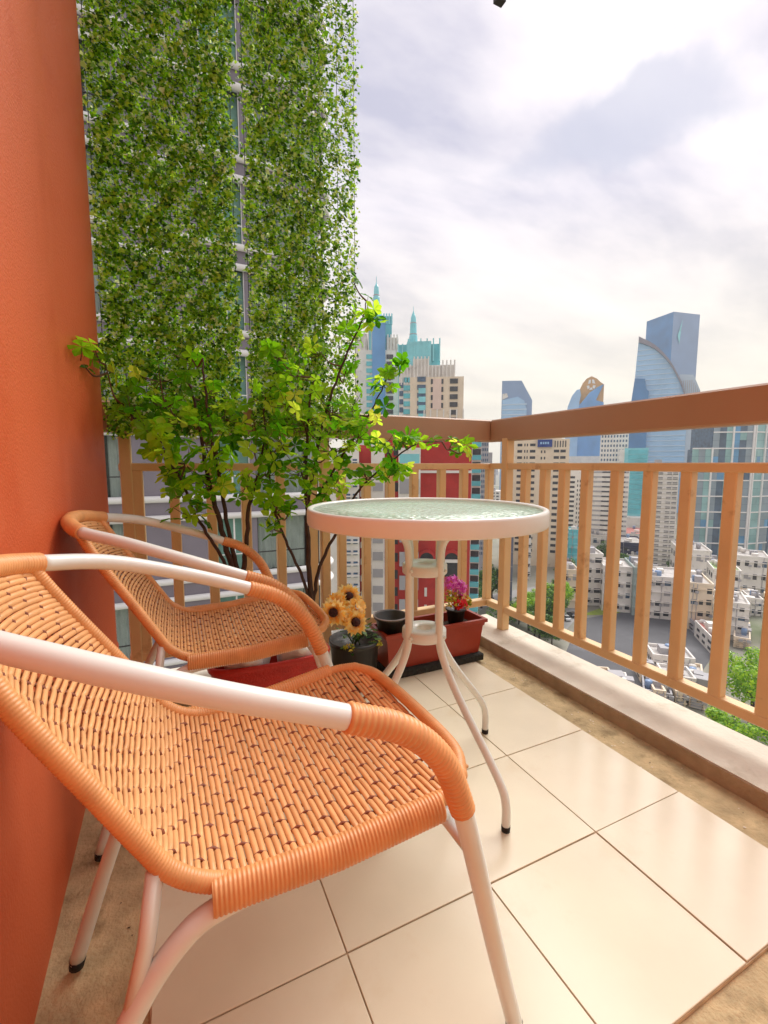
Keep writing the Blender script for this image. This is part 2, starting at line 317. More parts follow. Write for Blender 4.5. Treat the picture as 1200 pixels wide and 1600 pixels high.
# ------------------------------------------------------------------ chairs
def chair_profile():
    # side edge of the woven shell: (x, half width, z) from the top of the back to the front of the seat
    return [(-.180,.138,.690),(-.163,.144,.657),(-.146,.150,.627),(-.120,.157,.584),(-.096,.162,.546),(-.067,.168,.499),(-.046,.171,.464),(-.022,.174,.428),(.014,.177,.403),(.06,.181,.394),(.14,.189,.396),(.22,.195,.404),(.285,.196,.414),(.325,.178,.421)]
def make_chair(label,loc,rz):
    t=thing('rattan_chair',label,'chair',loc,rz,None)
    prof=smooth_path([Vector((a,b,c)) for a,b,c in chair_profile()],6)
    # arms + front legs: one continuous frame bow
    half=[(-.214,0,.706),(-.206,.075,.702),(-.171,.149,.690),(-.09,.208,.672),(.02,.240,.634),(.134,.253,.590),(.195,.255,.562),(.243,.252,.515),(.272,.247,.455),(.30,.240,.37),(.36,.219,.18),(.417,.198,.012)]
    L_=smooth_path(half,8); nn=8
    for s in (1,-1):
        side=[Vector((p.x,p.y*s,p.z)) for p in L_]
        MB().tube(side[2*nn:5*nn+2],.0122,14).build('armrest',white_tube,t)
        w=MB(); wrap_tube(w,side[5*nn:8*nn+3],.0142,.0066,.0017,14,5); w.build('arm_wrap',rattan_d,t)
        lg=MB().tube(side[8*nn:],.0122,14).build('front_leg',white_tube,t)
        MB().tube([(.4158,.1983*s,.016),(.4175,.198*s,0)],[.0128,.0118],12).build('rubber_foot',rubber,lg)
    w=MB(); full=[Vector((p.x,-p.y,p.z)) for p in L_[:2*nn+1]][::-1]+L_[1:2*nn+1]
    wrap_tube(w,full,.0150,.0050,.0011,14,4); w.build('back_top_wrap',rattan_d,t)
    # side rails running back and down into the rear legs
    for s in (1,-1):
        rail=smooth_path([(.288,.199*s,.400),(.15,.191*s,.386),(.03,.185*s,.380),(-.022,.186*s,.356),(-.070,.188*s,.290),(-.115,.191*s,.18),(-.172,.193*s,.010)],8)
        lg=MB().tube(rail,.0115,12).build('rear_leg',white_tube,t)
        MB().tube([(-.1705,.193*s,.014),(-.173,.193*s,0)],[.0122,.0110],12).build('rubber_foot',rubber,lg)
        MB().tube([(-.036,.174*s,.435),(-.046,.180*s,.37),(-.064,.188*s,.300)],.0085,10).build('back_strut',white_tube,t)
        w=MB(); wrap_tube(w,resample([(.280,.200*s,.408),(.15,.191*s,.392),(.014,.184*s,.391)],.01),.0150,.0046,.0012,14,4,1.25); w.build('side_wrap',rattan_d,t)
    MB().tube([(.299,-.238,.372),(.299,.238,.372)],.0085,10).build('cross_bar',white_tube,t)
    # shell edge frame, wrapped
    front=smooth_path([(.325,.178,.420),(.347,.135,.422),(.356,.06,.420),(.356,-.06,.420),(.347,-.135,.422),(.325,-.178,.420)],6)
    edge=[Vector((p.x,p.y,p.z)) for p in prof]+front[1:]+[Vector((p.x,-p.y,p.z)) for p in prof[::-1]][1:]
    w=MB(); wrap_tube(w,edge,.0098,.0042,.0008,12,4); w.build('edge_wrap',rattan_d,t)
    # woven surface
    def arcl(pts):
        d=[0]
        for a,b in zip(pts,pts[1:]): d.append(d[-1]+(b-a).length)
        return d
    ext=prof+[Vector((.352,.165,.421))]
    D=arcl(ext); T=D[-1]
    def edge_at(v):
        v=max(0,min(T-1e-6,v)); i=max(k for k in range(len(D)) if D[k]<=v); i=min(i,len(D)-2)
        return ext[i].lerp(ext[i+1],(v-D[i])/(D[i+1]-D[i])), (ext[i+1]-ext[i]).normalized()
    def S(u,v):
        p,tn=edge_at(v); bk=max(0,min(1,(.30-v)/.20)); k=1-u*u
        x=p.x-.032*k*bk; z=p.z-.014*k*(1-bk)+.010*k*bk
        if v>T-.06: x+=.006*k
        nrm=Vector((-tn.z,0,tn.x)); 
        if nrm.z<0 and nrm.x<0: nrm=-nrm
        return Vector((x,p.y*u,z)), nrm
    NW=15; us=[(-.82+1.64*i/(NW-1)) for i in range(NW)]
    shell=MB()
    npair=int(T/.0166); pv=[.018+(T-.034)*j/(npair-1) for j in range(npair)]
    rr=random.Random(5)
    for i,u in enumerate(us):
        pts=[]
        for j in range(npair*2-1):
            v=pv[j//2] if j%2==0 else .5*(pv[j//2]+pv[j//2+1])
            p,nv=S(u,v); off=(.0021 if ((i+j//2)%2==0) else -.0046) if j%2==0 else -.0022
            pts.append(p+nv*off)
        shell.tube(pts,.0027,5,True,.7)
    so_=shell.build('woven_panel',M('rattan_shaded_warp',(0.50,0.25,0.13),0.6,0.15,35),t)  # brown-red warp, its colour darkened further for shade in the weave gaps
    for j,v in enumerate(pv):
        for q in (-1,1):
            vv=v+q*.0040+rr.uniform(-.0004,.0004); pts=[]
            prev=-1.0; seq=[(-1.0,0.0)]
            sp_u=us[1]-us[0]
            for i,u in enumerate(us):
                if (i+j)%2==0: seq+=[(u-.20*sp_u,.0004),(u,-.0011),(u+.20*sp_u,.0004)]
                else: seq.append((u,.0011))
                if i<NW-1: seq.append((.5*(u+us[i+1]),0.0009))
            seq.append((1.0,0.0))
            for u,off in seq:
                p,nv=S(u,vv); pts.append(p+nv*(off+rr.uniform(-.0003,.0003)))
            (MB().tube(pts,.0031,6,True,1.42) if v<.25 else MB().tube(pts,.00395,6,True,.66)).build('woven_strand',rattan,so_)
    return t
chair1=make_chair('rattan chair with an armrest wrap, the one standing alone in front with open tile ahead',(.003,.636,0),.023)
def copy_tree(o,parent=None):
    c=o.copy(); COL.objects.link(c); c.parent=parent
    for ch in list(o.children): copy_tree(ch,c)
    return c
chair2=copy_tree(chair1); chair2.location=(.009,1.244,0); chair2.rotation_euler=(0,0,-.013)
chair1['label']='orange woven rattan armchair with white tube frame, farther from the red planter'
chair2['label']='orange woven rattan armchair with white tube frame, right beside the red oblong planter'
for c in (chair1,chair2): c['group']='rattan chairs along the orange wall'
# ------------------------------------------------------------------ table
TC=(.592,1.003); TZ=.7235
tb=thing('bistro_table','round white bistro table with rippled glass top and four bowed legs','table',(TC[0],TC[1],0))
rim=MB().lathe([(.286,TZ-.004),(.288,TZ-.001),(.294,TZ),(.2985,TZ-.002),(.300,TZ-.007),(.300,TZ-.036),(.2985,TZ-.040),(.292,TZ-.041),(.286,TZ-.040),(.286,TZ-.004)],72)
rim.build('rim',white_tube,tb)
glass_m=glass_mat('rippled_table_glass',(0.80,0.94,0.87),0.32,0.03,1.0,75)
gl=MB().lathe([(0.0001,TZ-.006),(.15,TZ-.006),(.2875,TZ-.006),(.2875,TZ-.011),(.15,TZ-.011),(.0001,TZ-.011)],72); gl.build('glass_top',glass_m,tb)
fr=(.064,-.254); feet=[fr,(-fr[1],fr[0]),(-fr[0],-fr[1]),(fr[1],-fr[0])]
for fx,fy in feet:
    r=math.hypot(fx,fy); ux,uy=fx/r,fy/r
    rad=[(.262,TZ-.030),(.20,TZ-.040),(.11,TZ-.055),(.066,TZ-.085),(.055,TZ-.14),(.055,.50),(.055,.40),(.062,.355),(.095,.295),(.15,.225),(.215,.150),(.255,.098),(.268,.06),(.269,.010)]
    pts=smooth_path([(ux*a,uy*a,z) for a,z in rad],5)
    lg=MB().tube(pts,.0100,12).build('leg',white_tube,tb)
    MB().tube([(ux*.269,uy*.269,.014),(ux*.269,uy*.269,0)],[.0106,.0098],12).build('rubber_foot',rubber,lg)
for z in (.575,.402):
    rg=MB().lathe([(.020,z-.003),(.022,z),(.054,z),(.058,z-.003),(.058,z-.024),(.055,z-.027),(.022,z-.027),(.020,z-.024),(.020,z-.003)],40).build('ring_plate',white_tube,tb)
    for fx,fy in feet:
        r=math.hypot(fx,fy); a=math.atan2(fy,fx)+.22
        MB().lathe([(.0001,.006),(.003,.005),(.0045,.002),(.0045,-.002),(.0001,-.004)],8,(.062*math.cos(a),.062*math.sin(a),z-.013)).build('bolt',white_tube,rg)
# ------------------------------------------------------------------ planters, pots and flowers
def at_y(x,y,Y):
    d=cam_ray(x,y); return Vector((0,0,EYE))+d*(Y/d.y)
terracotta=M('brown_red_plastic',(0.60,0.22,0.14),0.42,0.08,9,0.05,120)
red_plastic=M('bright_red_plastic',(0.72,0.13,0.07),0.45,0.10,30,0.35,160)
black_plastic=M('black_plastic',(0.16,0.15,0.14),0.42,0.10,20)
soil=M('potting_soil',(0.22,0.15,0.10),0.95,0.3,60,0.8,120)
bagm=M('white_plastic_bag',(0.92,0.91,0.90),0.35,0.05,12,0.3,40)
foam=M('dark_foam_block',(0.15,0.16,0.15),0.9,0.25,40,0.8,90)
def trough(root,x0,x1,y0,y1,h,inset,mat,rimw=.012,rimh=.014):
    m=MB()
    def ring(z,k): return [(x0+k,y0+k,z),(x1-k,y0+k,z),(x1-k,y1-k,z),(x0+k,y1-k,z)]
    rings=[ring(0,inset),ring(h-rimh*2.2,.010),ring(h-rimh*2.1,.006),ring(h-rimh,.004),ring(h-rimh,-.004),ring(h,-.004),ring(h,.010),ring(h-.03,.013),ring(.02,inset+.008)]
    vs=[p for r in rings for p in r]; fs=[(3,2,1,0)]
    for i in range(len(rings)-1):
        for k in range(4): fs.append((i*4+k,i*4+(k+1)%4,(i+1)*4+(k+1)%4,(i+1)*4+k))
    n=(len(rings)-1)*4; fs.append((n,n+1,n+2,n+3)); m.add(vs,fs); return m.build('trough',mat,root)
# dark foam block under the brown planter
fb=MB(); fb.bbox(-.225,.225,-.075,.06,0,.030,.004)
tag(fb.build('foam_block',foam),'dark grey foam block lying under the brown trough planter','block').location=(.955,1.572,0)
bp_=thing('trough_planter','long brown-red plastic trough planter with flared rim in the railing corner','planter',(.955,1.575,.0295))
trough(bp_,-.235,.235,-.075,.075,.150,.022,terracotta)
MB().box(-.205,.205,-.047,.047,.09,.118).build('soil',soil,bp_)
# empty round black nursery pot dropped into the left end
ep=thing('nursery_pot','empty round black nursery pot set in the left end of the brown trough','pot',(.775,1.575,.150))
MB().lathe([(.0001,.0),(.048,0),(.060,.070),(.067,.072),(.069,.080),(.067,.083),(.060,.080),(.046,.006),(.0001,.006)],28).build('shell',black_plastic,ep)
MB().lathe([(.0675,.0785),(.0705,.0800),(.0705,.0835),(.066,.0845),(.0645,.0825),(.0675,.0785)],28).build('rim',M('dusty_grey_rim',(0.52,0.48,0.47),0.6,0.2,40),ep)
# bougainvillea-like flower in small dark pot
fp=thing('flower_pot','small dark pot of magenta and red paper flowers in the brown trough','flower pot',(1.085,1.575,.145))
MB().lathe([(.0001,0),(.030,0),(.040,.066),(.044,.067),(.044,.074),(.038,.072),(.0001,.062)],20).build('pot',black_plastic,fp)
st=MB()
petal_m=leaf_mat('magenta_petals',[(0,(0.80,0.16,0.66)),(.45,(0.93,0.42,0.86)),(.75,(0.98,0.66,0.88)),(1,(0.70,0.08,0.45))],.35,.5,'Island')
red_m=leaf_mat('red_petals',[(0,(0.80,0.03,0.06)),(.6,(0.93,0.10,0.14)),(1,(0.70,0.02,0.08))],.3,.5,'Island')
yel_m=leaf_mat('yellow_sprigs',[(0,(0.45,0.55,0.10)),(.5,(0.75,0.72,0.20)),(1,(0.95,0.80,0.30))],.35,.5,'Island')
def petal_cloud(c,rad,n,size,rr):
    m=MB()
    for k in range(n):
        d=Vector((rr.gauss(0,1),rr.gauss(0,1),rr.gauss(0,1))).normalized()*rr.uniform(.55,1)
        p=Vector(c)+Vector((d.x*rad[0],d.y*rad[1],d.z*rad[2])); a=d.orthogonal().normalized(); a.rotate(Matrix.Rotation(rr.random()*6.28,3,d)); b=d.cross(a); s=size*rr.uniform(.7,1.3)
        m.add([p-a*s*.2,p+b*s*.5+d*s*.15,p+a*s+d*s*.35,p-b*s*.5+d*s*.15],[(0,1,2,3)],True)
    return m
rq=random.Random(3)
petal_cloud((-.030,-.01,.190),(.034,.03,.030),110,.016,rq).build('bloom',petal_m,fp); petal_cloud((.012,-.012,.165),(.030,.03,.030),110,.016,rq).build('bloom',petal_m,fp)
petal_cloud((.005,-.02,.105),(.034,.03,.034),100,.016,rq).build('red_bloom',red_m,fp); petal_cloud((-.04,-.02,.125),(.03,.03,.04),60,.014,rq).build('leaf_sprig',yel_m,fp); petal_cloud((.045,-.02,.098),(.012,.02,.03),40,.014,rq).build('leaf_sprig',yel_m,fp)
for k in range(8): st.tube([(rq.uniform(-.01,.01),0,.06),(rq.uniform(-.03,.03),-.01,.13),(rq.uniform(-.04,.04),-.01,.19)],.0012,5)
st.build('stem',M('green_stem',(0.30,0.40,0.12),0.6),fp)
# sunflowers in black pot
sp=thing('sunflower_pot','black round pot of cream-yellow sunflowers with dark centres','flower pot',(.612,1.555,0))
MB().lathe([(.0001,0),(.080,0),(.092,.155),(.097,.157),(.097,.172),(.091,.172),(.089,.155),(.0001,.150)],36).build('pot',black_plastic,sp)
sun_m=leaf_mat('sunflower_petals',[(0,(1.0,0.76,0.30)),(.5,(1.0,0.88,0.52)),(1,(1.0,0.95,0.72))],.55,.5,'Island')
sdisc=M('sunflower_disc',(0.22,0.05,0.04),0.8,0.35,160,0.8,200)
green_l=leaf_mat('pot_foliage',[(0,(0.12,0.24,0.06)),(.6,(0.22,0.40,0.10)),(1,(0.42,0.55,0.15))],.35,.45,'Island')
def sunflower(px_,py_,Y,r,nrm,disc=True):
    c=at_y(px_,py_,Y)-Vector(sp.location); nv=Vector(nrm).normalized(); a=nv.orthogonal().normalized(); b=nv.cross(a); m=MB()
    for lay,(k0,rl,up) in enumerate(((18,1.0,.10),(17,.86,.28),(14,.66,.45) if not disc else (15,.78,.40))):
        for k in range(k0):
            an=2*math.pi*(k+.5*lay)/k0+rq.uniform(-.1,.1); d=a*math.cos(an)+b*math.sin(an); t=nv.cross(d); rl2=r*rl*rq.uniform(.88,1.08); wv=r*.17
            p0=c+d*r*.28; p1=c+d*rl2*.65+nv*r*up*.6; p2=c+d*rl2+nv*r*(up*.5+rq.uniform(-.12,.08))
            m.add([p0-t*wv*.6,p0+t*wv*.6,p1+t*wv,p2,p1-t*wv],[(0,1,2,4),(4,2,3)],True)
    fl_=m.build('sunflower',sun_m,sp)
    if disc:
        dm=MB(); q=nv.to_track_quat('Z','Y').to_matrix(); base=MB().lathe([(.0001,.010),(.009,.009),(.0128,.006),(.0145,0),(.0145,-.004)],18)
        dm.add([c+nv*r*.14+q@(Vector(v)*(r/.046)) for v in base.v],base.f,True); dm.build('seed_disc',sdisc,fl_)
    else:
        dm=MB()
        for k in range(40):
            an=rq.random()*6.28; rad=rq.random()*r*.6; d=a*math.cos(an)+b*math.sin(an); t=nv.cross(d); p=c+d*rad*.4+nv*r*.30
            dm.add([p-t*r*.1,p+t*r*.1,p+d*r*.35+nv*r*.14+t*r*.1,p+d*r*.35+nv*r*.14-t*r*.1],[(0,1,2,3)],True)
        dm.build('inner_petals',sun_m,fl_)
sunflower(545,932,1.56,.052,(-.15,-1,.55)); sunflower(521,957,1.51,.053,(-.5,-1,.25)); sunflower(555,972,1.49,.053,(.05,-1,.30))
sunflower(558,948,1.53,.046,(.35,-.8,.6),False); sunflower(541,962,1.51,.040,(-.1,-1,.5),False); sunflower(526,940,1.55,.044,(-.5,-.8,.7),False)
lf=MB()
for k in range(70):
    p=Vector((rq.uniform(-.075,.075),rq.uniform(-.085,.05),rq.uniform(.150,.225))); d=Vector((p.x,p.y-.03,rq.uniform(-.02,.06))).normalized(); t=d.cross(Vector((0,0,1))).normalized(); s=rq.uniform(.016,.03)
    lf.add([p,p+d*s*.5+t*s*.35,p+d*s,p+d*s*.5-t*s*.35],[(0,1,2,3)],True)
lf.build('foliage',green_l,sp)
petal_cloud((-.050,-.078,.172),(.022,.012,.016),40,.010,rq).build('sprig',yel_m,sp); petal_cloud((.060,-.070,.165),(.022,.012,.014),34,.010,rq).build('sprig',yel_m,sp)
sm=MB()
for k in range(6): sm.tube([(rq.uniform(-.02,.02),rq.uniform(-.02,.02),.14),(rq.uniform(-.04,.04),-.03,.20),(rq.uniform(-.05,.05),-.03,.25)],.0025,6)
sm.build('stem',MATS['green_stem'],sp)
# red oblong planter behind the chair
rp=thing('oblong_planter','red oblong basket-textured plastic planter behind the chair','planter',(.285,1.50,0))
m=MB(); prof=[(.86,0),(.93,.10),(.985,.170),(1.03,.176),(1.035,.192),(1.0,.197),(.955,.192),(.93,.17),(.88,.03)]
def stad(k,z,hx=.195,hy=.085,n=48):
    pts=[]
    for i in range(n):
        a=2*math.pi*i/n; ex=3.2; c,s=math.cos(a),math.sin(a)
        pts.append((hx*k*math.copysign(abs(c)**(2/ex),c),hy*(k if k<1 else 1+(k-1)*2)*math.copysign(abs(s)**(2/ex),s),z))
    return pts
vs=[];fs=[]
for k,z in prof: vs+=stad(k,z)
for i in range(len(prof)-1):
    for k in range(48): fs.append((i*48+k,i*48+(k+1)%48,(i+1)*48+(k+1)%48,(i+1)*48+k))
fs.append(tuple(range(47,-1,-1))); fs.append(tuple((len(prof)-1)*48+k for k in range(48))); m.add(vs,fs,True); m.build('shell',red_plastic,rp)
def grow_pot(name,label,x,y,z,r,h):
    t=thing(name,label,'pot',(x,y,z)); vs=[];fs=[]; n=26; rr_=random.Random(int(x*1000)); pr=[(.7,0),(.95,.5),(1.05,.95),(1.12,1.06),(1.0,1.10),(.9,.98),(.0,.9)]
    for k,(a,b) in enumerate(pr):
        for i in range(n):
            an=6.283*i/n; w=1+(.10*math.sin(an*5+k)+.06*math.sin(an*9+2*k))*(1 if 1<k<6 else .3); vs.append((r*a*w*math.cos(an),r*a*w*math.sin(an),h*b+(.012*math.sin(an*4+k) if 2<k<5 else 0)))
    for k in range(len(pr)-1):
        for i in range(n): fs.append((k*n+i,k*n+(i+1)%n,(k+1)*n+(i+1)%n,(k+1)*n+i))
    MB().add(vs,fs,True).build('plastic_bag',bagm,t); MB().lathe([(.0001,h*.95),(r*.8,h*.93)],18).build('soil',soil,t); return t
grow_pot('bagged_pot','white plastic-bagged grow pot in the red planter holding the bushier tree',.205,1.50,.03,.070,.185)
grow_pot('bagged_pot','white plastic-bagged grow pot in the red planter holding the taller tree',.375,1.50,.03,.066,.185)
# ------------------------------------------------------------------ the two small trees
bark=M('dark_bark',(0.24,0.17,0.13),0.8,0.25,40,0.5,120); twig_m=M('brown_twig',(0.36,0.24,0.15),0.7,0.2,40)
ltree=leaf_mat('tree_leaves',[(0,(0.26,0.52,0.05)),(.3,(0.44,0.70,0.08)),(.62,(0.62,0.85,0.13)),(.88,(0.80,0.94,0.22)),(1,(0.95,0.96,0.34))],.80,.38)
def leaf_mesh(k,nl):
    rr_=random.Random(k); m=MB()
    for i in range(nl):
        an=2*math.pi*i/nl+rr_.uniform(-.25,.25); ln=rr_.uniform(.8,1.1); wd=rr_.uniform(.26,.34); dr=rr_.uniform(-.28,.05)
        d=Vector((math.cos(an),math.sin(an),0)); t=Vector((-math.sin(an),math.cos(an),0)); u=Vector((0,0,1))
        p=[d*.02,d*.40*ln+t*wd*.62+u*(.07+dr*.3),d*.74*ln+t*wd+u*(.05+dr*.6),d*ln+t*wd*.25+u*dr,d*ln*1.04+u*dr,d*ln-t*wd*.25+u*dr,d*.74*ln-t*wd+u*(.05+dr*.6),d*.40*ln-t*wd*.62+u*(.07+dr*.3),d*.55*ln+u*(dr*.4-.02)]
        m.add(p,[(0,1,8),(1,2,8),(2,3,8),(3,4,8),(4,5,8),(5,6,8),(6,7,8),(7,0,8)],False)
    me=m.mesh('leaf'); me.materials.append(ltree); return me
LM=[leaf_mesh(k,n) for k,n in enumerate((5,6,5,7,4,6))]
def small_tree(name,label,base,stems,clusters,seed,size):
    rr_=random.Random(seed); t=thing(name,label,'tree',base); B=Vector(base); anchors=[]
    for (pl,r0,r1) in stems:
        pts=smooth_path([at_y(x,y,Y) if not isinstance(x,Vector) else x for (x,y,Y) in pl],6)
        n=len(pts); pts=[p+Vector((rr_.uniform(-1,1),rr_.uniform(-1,1),0))*.0025 for p in pts]
        MB().tube([p-B for p in pts],[r0+(r1-r0)*i/(n-1) for i in range(n)],8).build('stem',bark,t); anchors+=pts[n//3:]
    tw=MB()
    for (x,y,Y,rx,ry,n) in clusters:
        c=at_y(x,y,Y); cand=[a for a in anchors if a.z<c.z+.03] or anchors; a=min(cand,key=lambda q:(q-c).length+max(0,q.z-c.z+.02)*1.0)
        mid=a.lerp(c,.55)+Vector((0,0,-.02+rr_.uniform(-.02,.02))); path=smooth_path([a,mid,c],4)
        if (a-c).length>.02: tw.tube([p-B for p in path],[.0035+( .0016-.0035)*i/(len(path)-1) for i in range(len(path))],5)
        anchors+=path[2:]
        sx=rx/FPX*Y*1.05; sz=ry/FPX*Y*1.05
        for k in range(int(n*(.85 if seed==21 else 1.15)+.5)):
            while True:
                d=Vector((rr_.uniform(-1,1),rr_.uniform(-1,1),rr_.uniform(-1,1)))
                if d.length<1: break
            p=c+Vector((d.x*sx,d.y*.10,d.z*sz)); 
            p.y=min(p.y,1.765); p.x=max(p.x,-.185)
            o=obj('leaf',LM[rr_.randrange(len(LM))],None,t)
            s=size*rr_.uniform(.7,1.15); o.location=p-B; o.scale=(s,s,s)
            o.rotation_euler=(rr_.gauss(.45,.6),rr_.gauss(0,.6),rr_.random()*6.28)
            q=p.lerp(c,.9)+Vector((0,0,-.012)); tw.tube([q-B,(p.lerp(q,.5)-B)+Vector((0,0,-.004)),p-B],[.0014,.0011,.0008],4)
    tw.build('twigs',twig_m,t,True); return t
Y1=1.50
small_tree('potted_tree','bushy green potted tree whose branches lean toward the orange wall',(.205,1.50,.20),[
 ([(368,905,Y1),(352,850,Y1),(334,780,Y1),(320,720,Y1+.02),(306,640,Y1+.03),(296,600,Y1+.03)],.010,.003),
 ([(374,905,Y1),(362,850,Y1),(346,770,Y1),(333,700,Y1-.02),(322,620,Y1-.02),(316,560,Y1)],.008,.0025),
 ([(378,905,Y1),(384,860,Y1),(390,790,Y1),(404,740,Y1),(416,680,Y1+.02)],.009,.003),
 ([(362,905,Y1),(340,860,Y1-.02),(306,805,Y1-.04),(278,740,Y1-.04),(236,690,Y1-.03),(190,630,Y1)],.006,.002)],
 [(232,660,1.48,40,22,12),(262,690,1.47,40,26,16),(205,640,1.50,26,20,7),(290,720,1.47,38,28,18),(320,750,1.47,34,30,16),(300,800,1.46,30,26,11),(282,770,1.45,26,20,8),
  (340,700,1.48,34,28,14),(300,655,1.52,44,26,16),(260,630,1.54,44,26,14),(350,650,1.55,36,28,12),(395,700,1.50,34,30,14),(415,740,1.48,26,30,12),(384,755,1.50,26,28,10),
  (165,570,1.56,16,14,3),(125,560,1.50,16,16,3),(148,545,1.54,14,10,2),(330,610,1.55,50,24,12),(250,590,1.56,40,20,8),(320,690,1.45,30,30,10),(345,735,1.44,24,24,8),(300,560,1.58,50,16,6)],21,.035)
small_tree('potted_tree','taller potted tree with lime leaves reaching over the table',(.375,1.50,.20),[
 ([(487,948,Y1),(482,880,Y1),(480,800,Y1),(478,730,Y1),(482,650,Y1+.02),(490,590,Y1+.03)],.010,.003),
 ([(484,940,Y1),(470,895,Y1),(446,845,Y1),(430,800,Y1),(420,740,Y1),(412,640,Y1+.02)],.006,.002),
 ([(490,940,Y1),(500,885,Y1),(524,835,Y1),(540,800,Y1),(566,760,Y1),(606,725,Y1-.02),(650,694,Y1-.03),(690,690,Y1-.03)],.007,.0018),
 ([(481,790,Y1),(498,690,Y1),(520,610,Y1+.02),(548,540,Y1+.03),(566,500,Y1+.03),(572,470,Y1+.03)],.006,.0018),
 ([(484,800,Y1),(530,720,Y1),(570,660,Y1+.02),(596,610,Y1+.02),(606,585,Y1+.02)],.005,.0016)],
 [(432,555,1.54,36,16,8),(465,585,1.52,34,26,9),(500,550,1.56,26,26,5),(572,490,1.53,17,28,13),(553,520,1.54,18,16,4),(552,440,1.55,8,10,1),(600,600,1.52,20,20,9),(613,575,1.52,9,12,4),
  (520,640,1.50,46,36,16),(475,660,1.49,44,34,16),(440,690,1.48,38,30,14),(560,680,1.49,34,26,10),(520,700,1.48,40,28,14),(600,690,1.47,26,18,10),(642,688,1.47,22,13,10),(612,735,1.48,28,20,11),(570,740,1.48,30,20,9),(684,690,1.46,10,8,2),(708,688,1.46,6,12,3),(730,700,1.46,6,15,4),
  (470,735,1.47,34,26,12),(520,755,1.48,34,22,10),(432,790,1.46,18,26,8),(425,825,1.46,14,20,5),(455,790,1.47,14,18,4),(480,775,1.46,26,16,5),(415,610,1.54,34,30,8),(550,630,1.52,26,22,6),(590,650,1.50,18,18,4),(540,580,1.55,24,20,4),(450,630,1.50,30,22,8)],37,.036)
# ------------------------------------------------------------------ hanging ivy screens
ivy_m=leaf_mat('ivy_leaves',[(0,(0.17,0.32,0.03)),(.25,(0.36,0.58,0.06)),(.58,(0.60,0.80,0.12)),(.84,(0.82,0.93,0.28)),(1,(0.98,0.99,0.80))],.66,.32,'Island')
net_m=M('ivy_net',(0.16,0.24,0.10),0.7)
def ivy(label,x0,x1,z0,z1,y,n,seed,sparse=None):
    t=thing('ivy_screen',label,'ivy',((x0+x1)/2,y,z0),0,'ivy screens hung at the balcony end'); rr_=random.Random(seed); m=MB(); B=Vector(((x0+x1)/2,y,z0))
    k=0
    while k<n:
        z=rr_.uniform(z0,z1); x=rr_.uniform(x0,x1)+rr_.gauss(0,.008)+.010*math.sin(z*13+seed)*(1 if rr_.random()<.5 else 0)
        cl_=math.sin(x*38+z*9+seed)*math.sin(z*31-x*17+seed*2)+.6*math.sin(x*83-z*61)
        if rr_.random()>.80+.28*cl_: continue
        if sparse and x>sparse and rr_.random()<.45: k+=1; continue
        z+= rr_.uniform(-.02,.02) if z<z0+.03 else 0
        p=Vector((x,y+rr_.gauss(0,.016)-.012*cl_,z))-B; s=rr_.uniform(.0055,.0102)*(1.6 if rr_.random()<.12 else 1)
        d=Vector((rr_.gauss(0,.8),rr_.gauss(-.5,.5),rr_.gauss(-.6,.6))).normalized(); nv=Vector((rr_.gauss(0,.5),-1,rr_.gauss(.4,.5))); tt=d.cross(nv).normalized(); nv=tt.cross(d).normalized()
        m.add([p-d*s*.5,p+tt*s*.75-d*s*.1+nv*s*.1,p+tt*s*.35+d*s*.4,p+d*s*1.0-nv*s*.15,p-tt*s*.35+d*s*.4,p-tt*s*.75-d*s*.1+nv*s*.1],[(0,1,2,3),(0,3,4,5)],False); k+=1
    m.build('leaves',ivy_m,t,True)
    g=MB(); nx=max(3,int((x1-x0)/.06))
    for i in range(nx+1):
        x=x0+(x1-x0)*i/nx; g.tube([(x-B.x,.012,0),(x-B.x,.012,3.03-z0)],.0012,4)
    for i in range(int((z1-z0)/.06)+1): g.tube([(x0-B.x,.012,i*.06),(x1-B.x,.012,i*.06)],.0010,4)
    g.build('net',net_m,t,True)
ivy('dense dark ivy screen hanging next to the orange wall',-.172,.248,.93,2.79,1.745,42000,3)
ivy('ivy screen thinning to bright gaps at its edge beside the open sky',.292,.705,.93,2.79,1.748,36000,8,.57)
# small black fitting under the slab above
ft=thing('ceiling_fitting','small black bracket hanging below the overhead beam','bracket',(1.285,1.632,2.668))
f=MB(); f.box(-.02,.02,-.015,.015,0,.07); f.tube([(0,0,.06),(0,0,.36)],.006,8); f.build('bracket_body',black_plastic,ft)
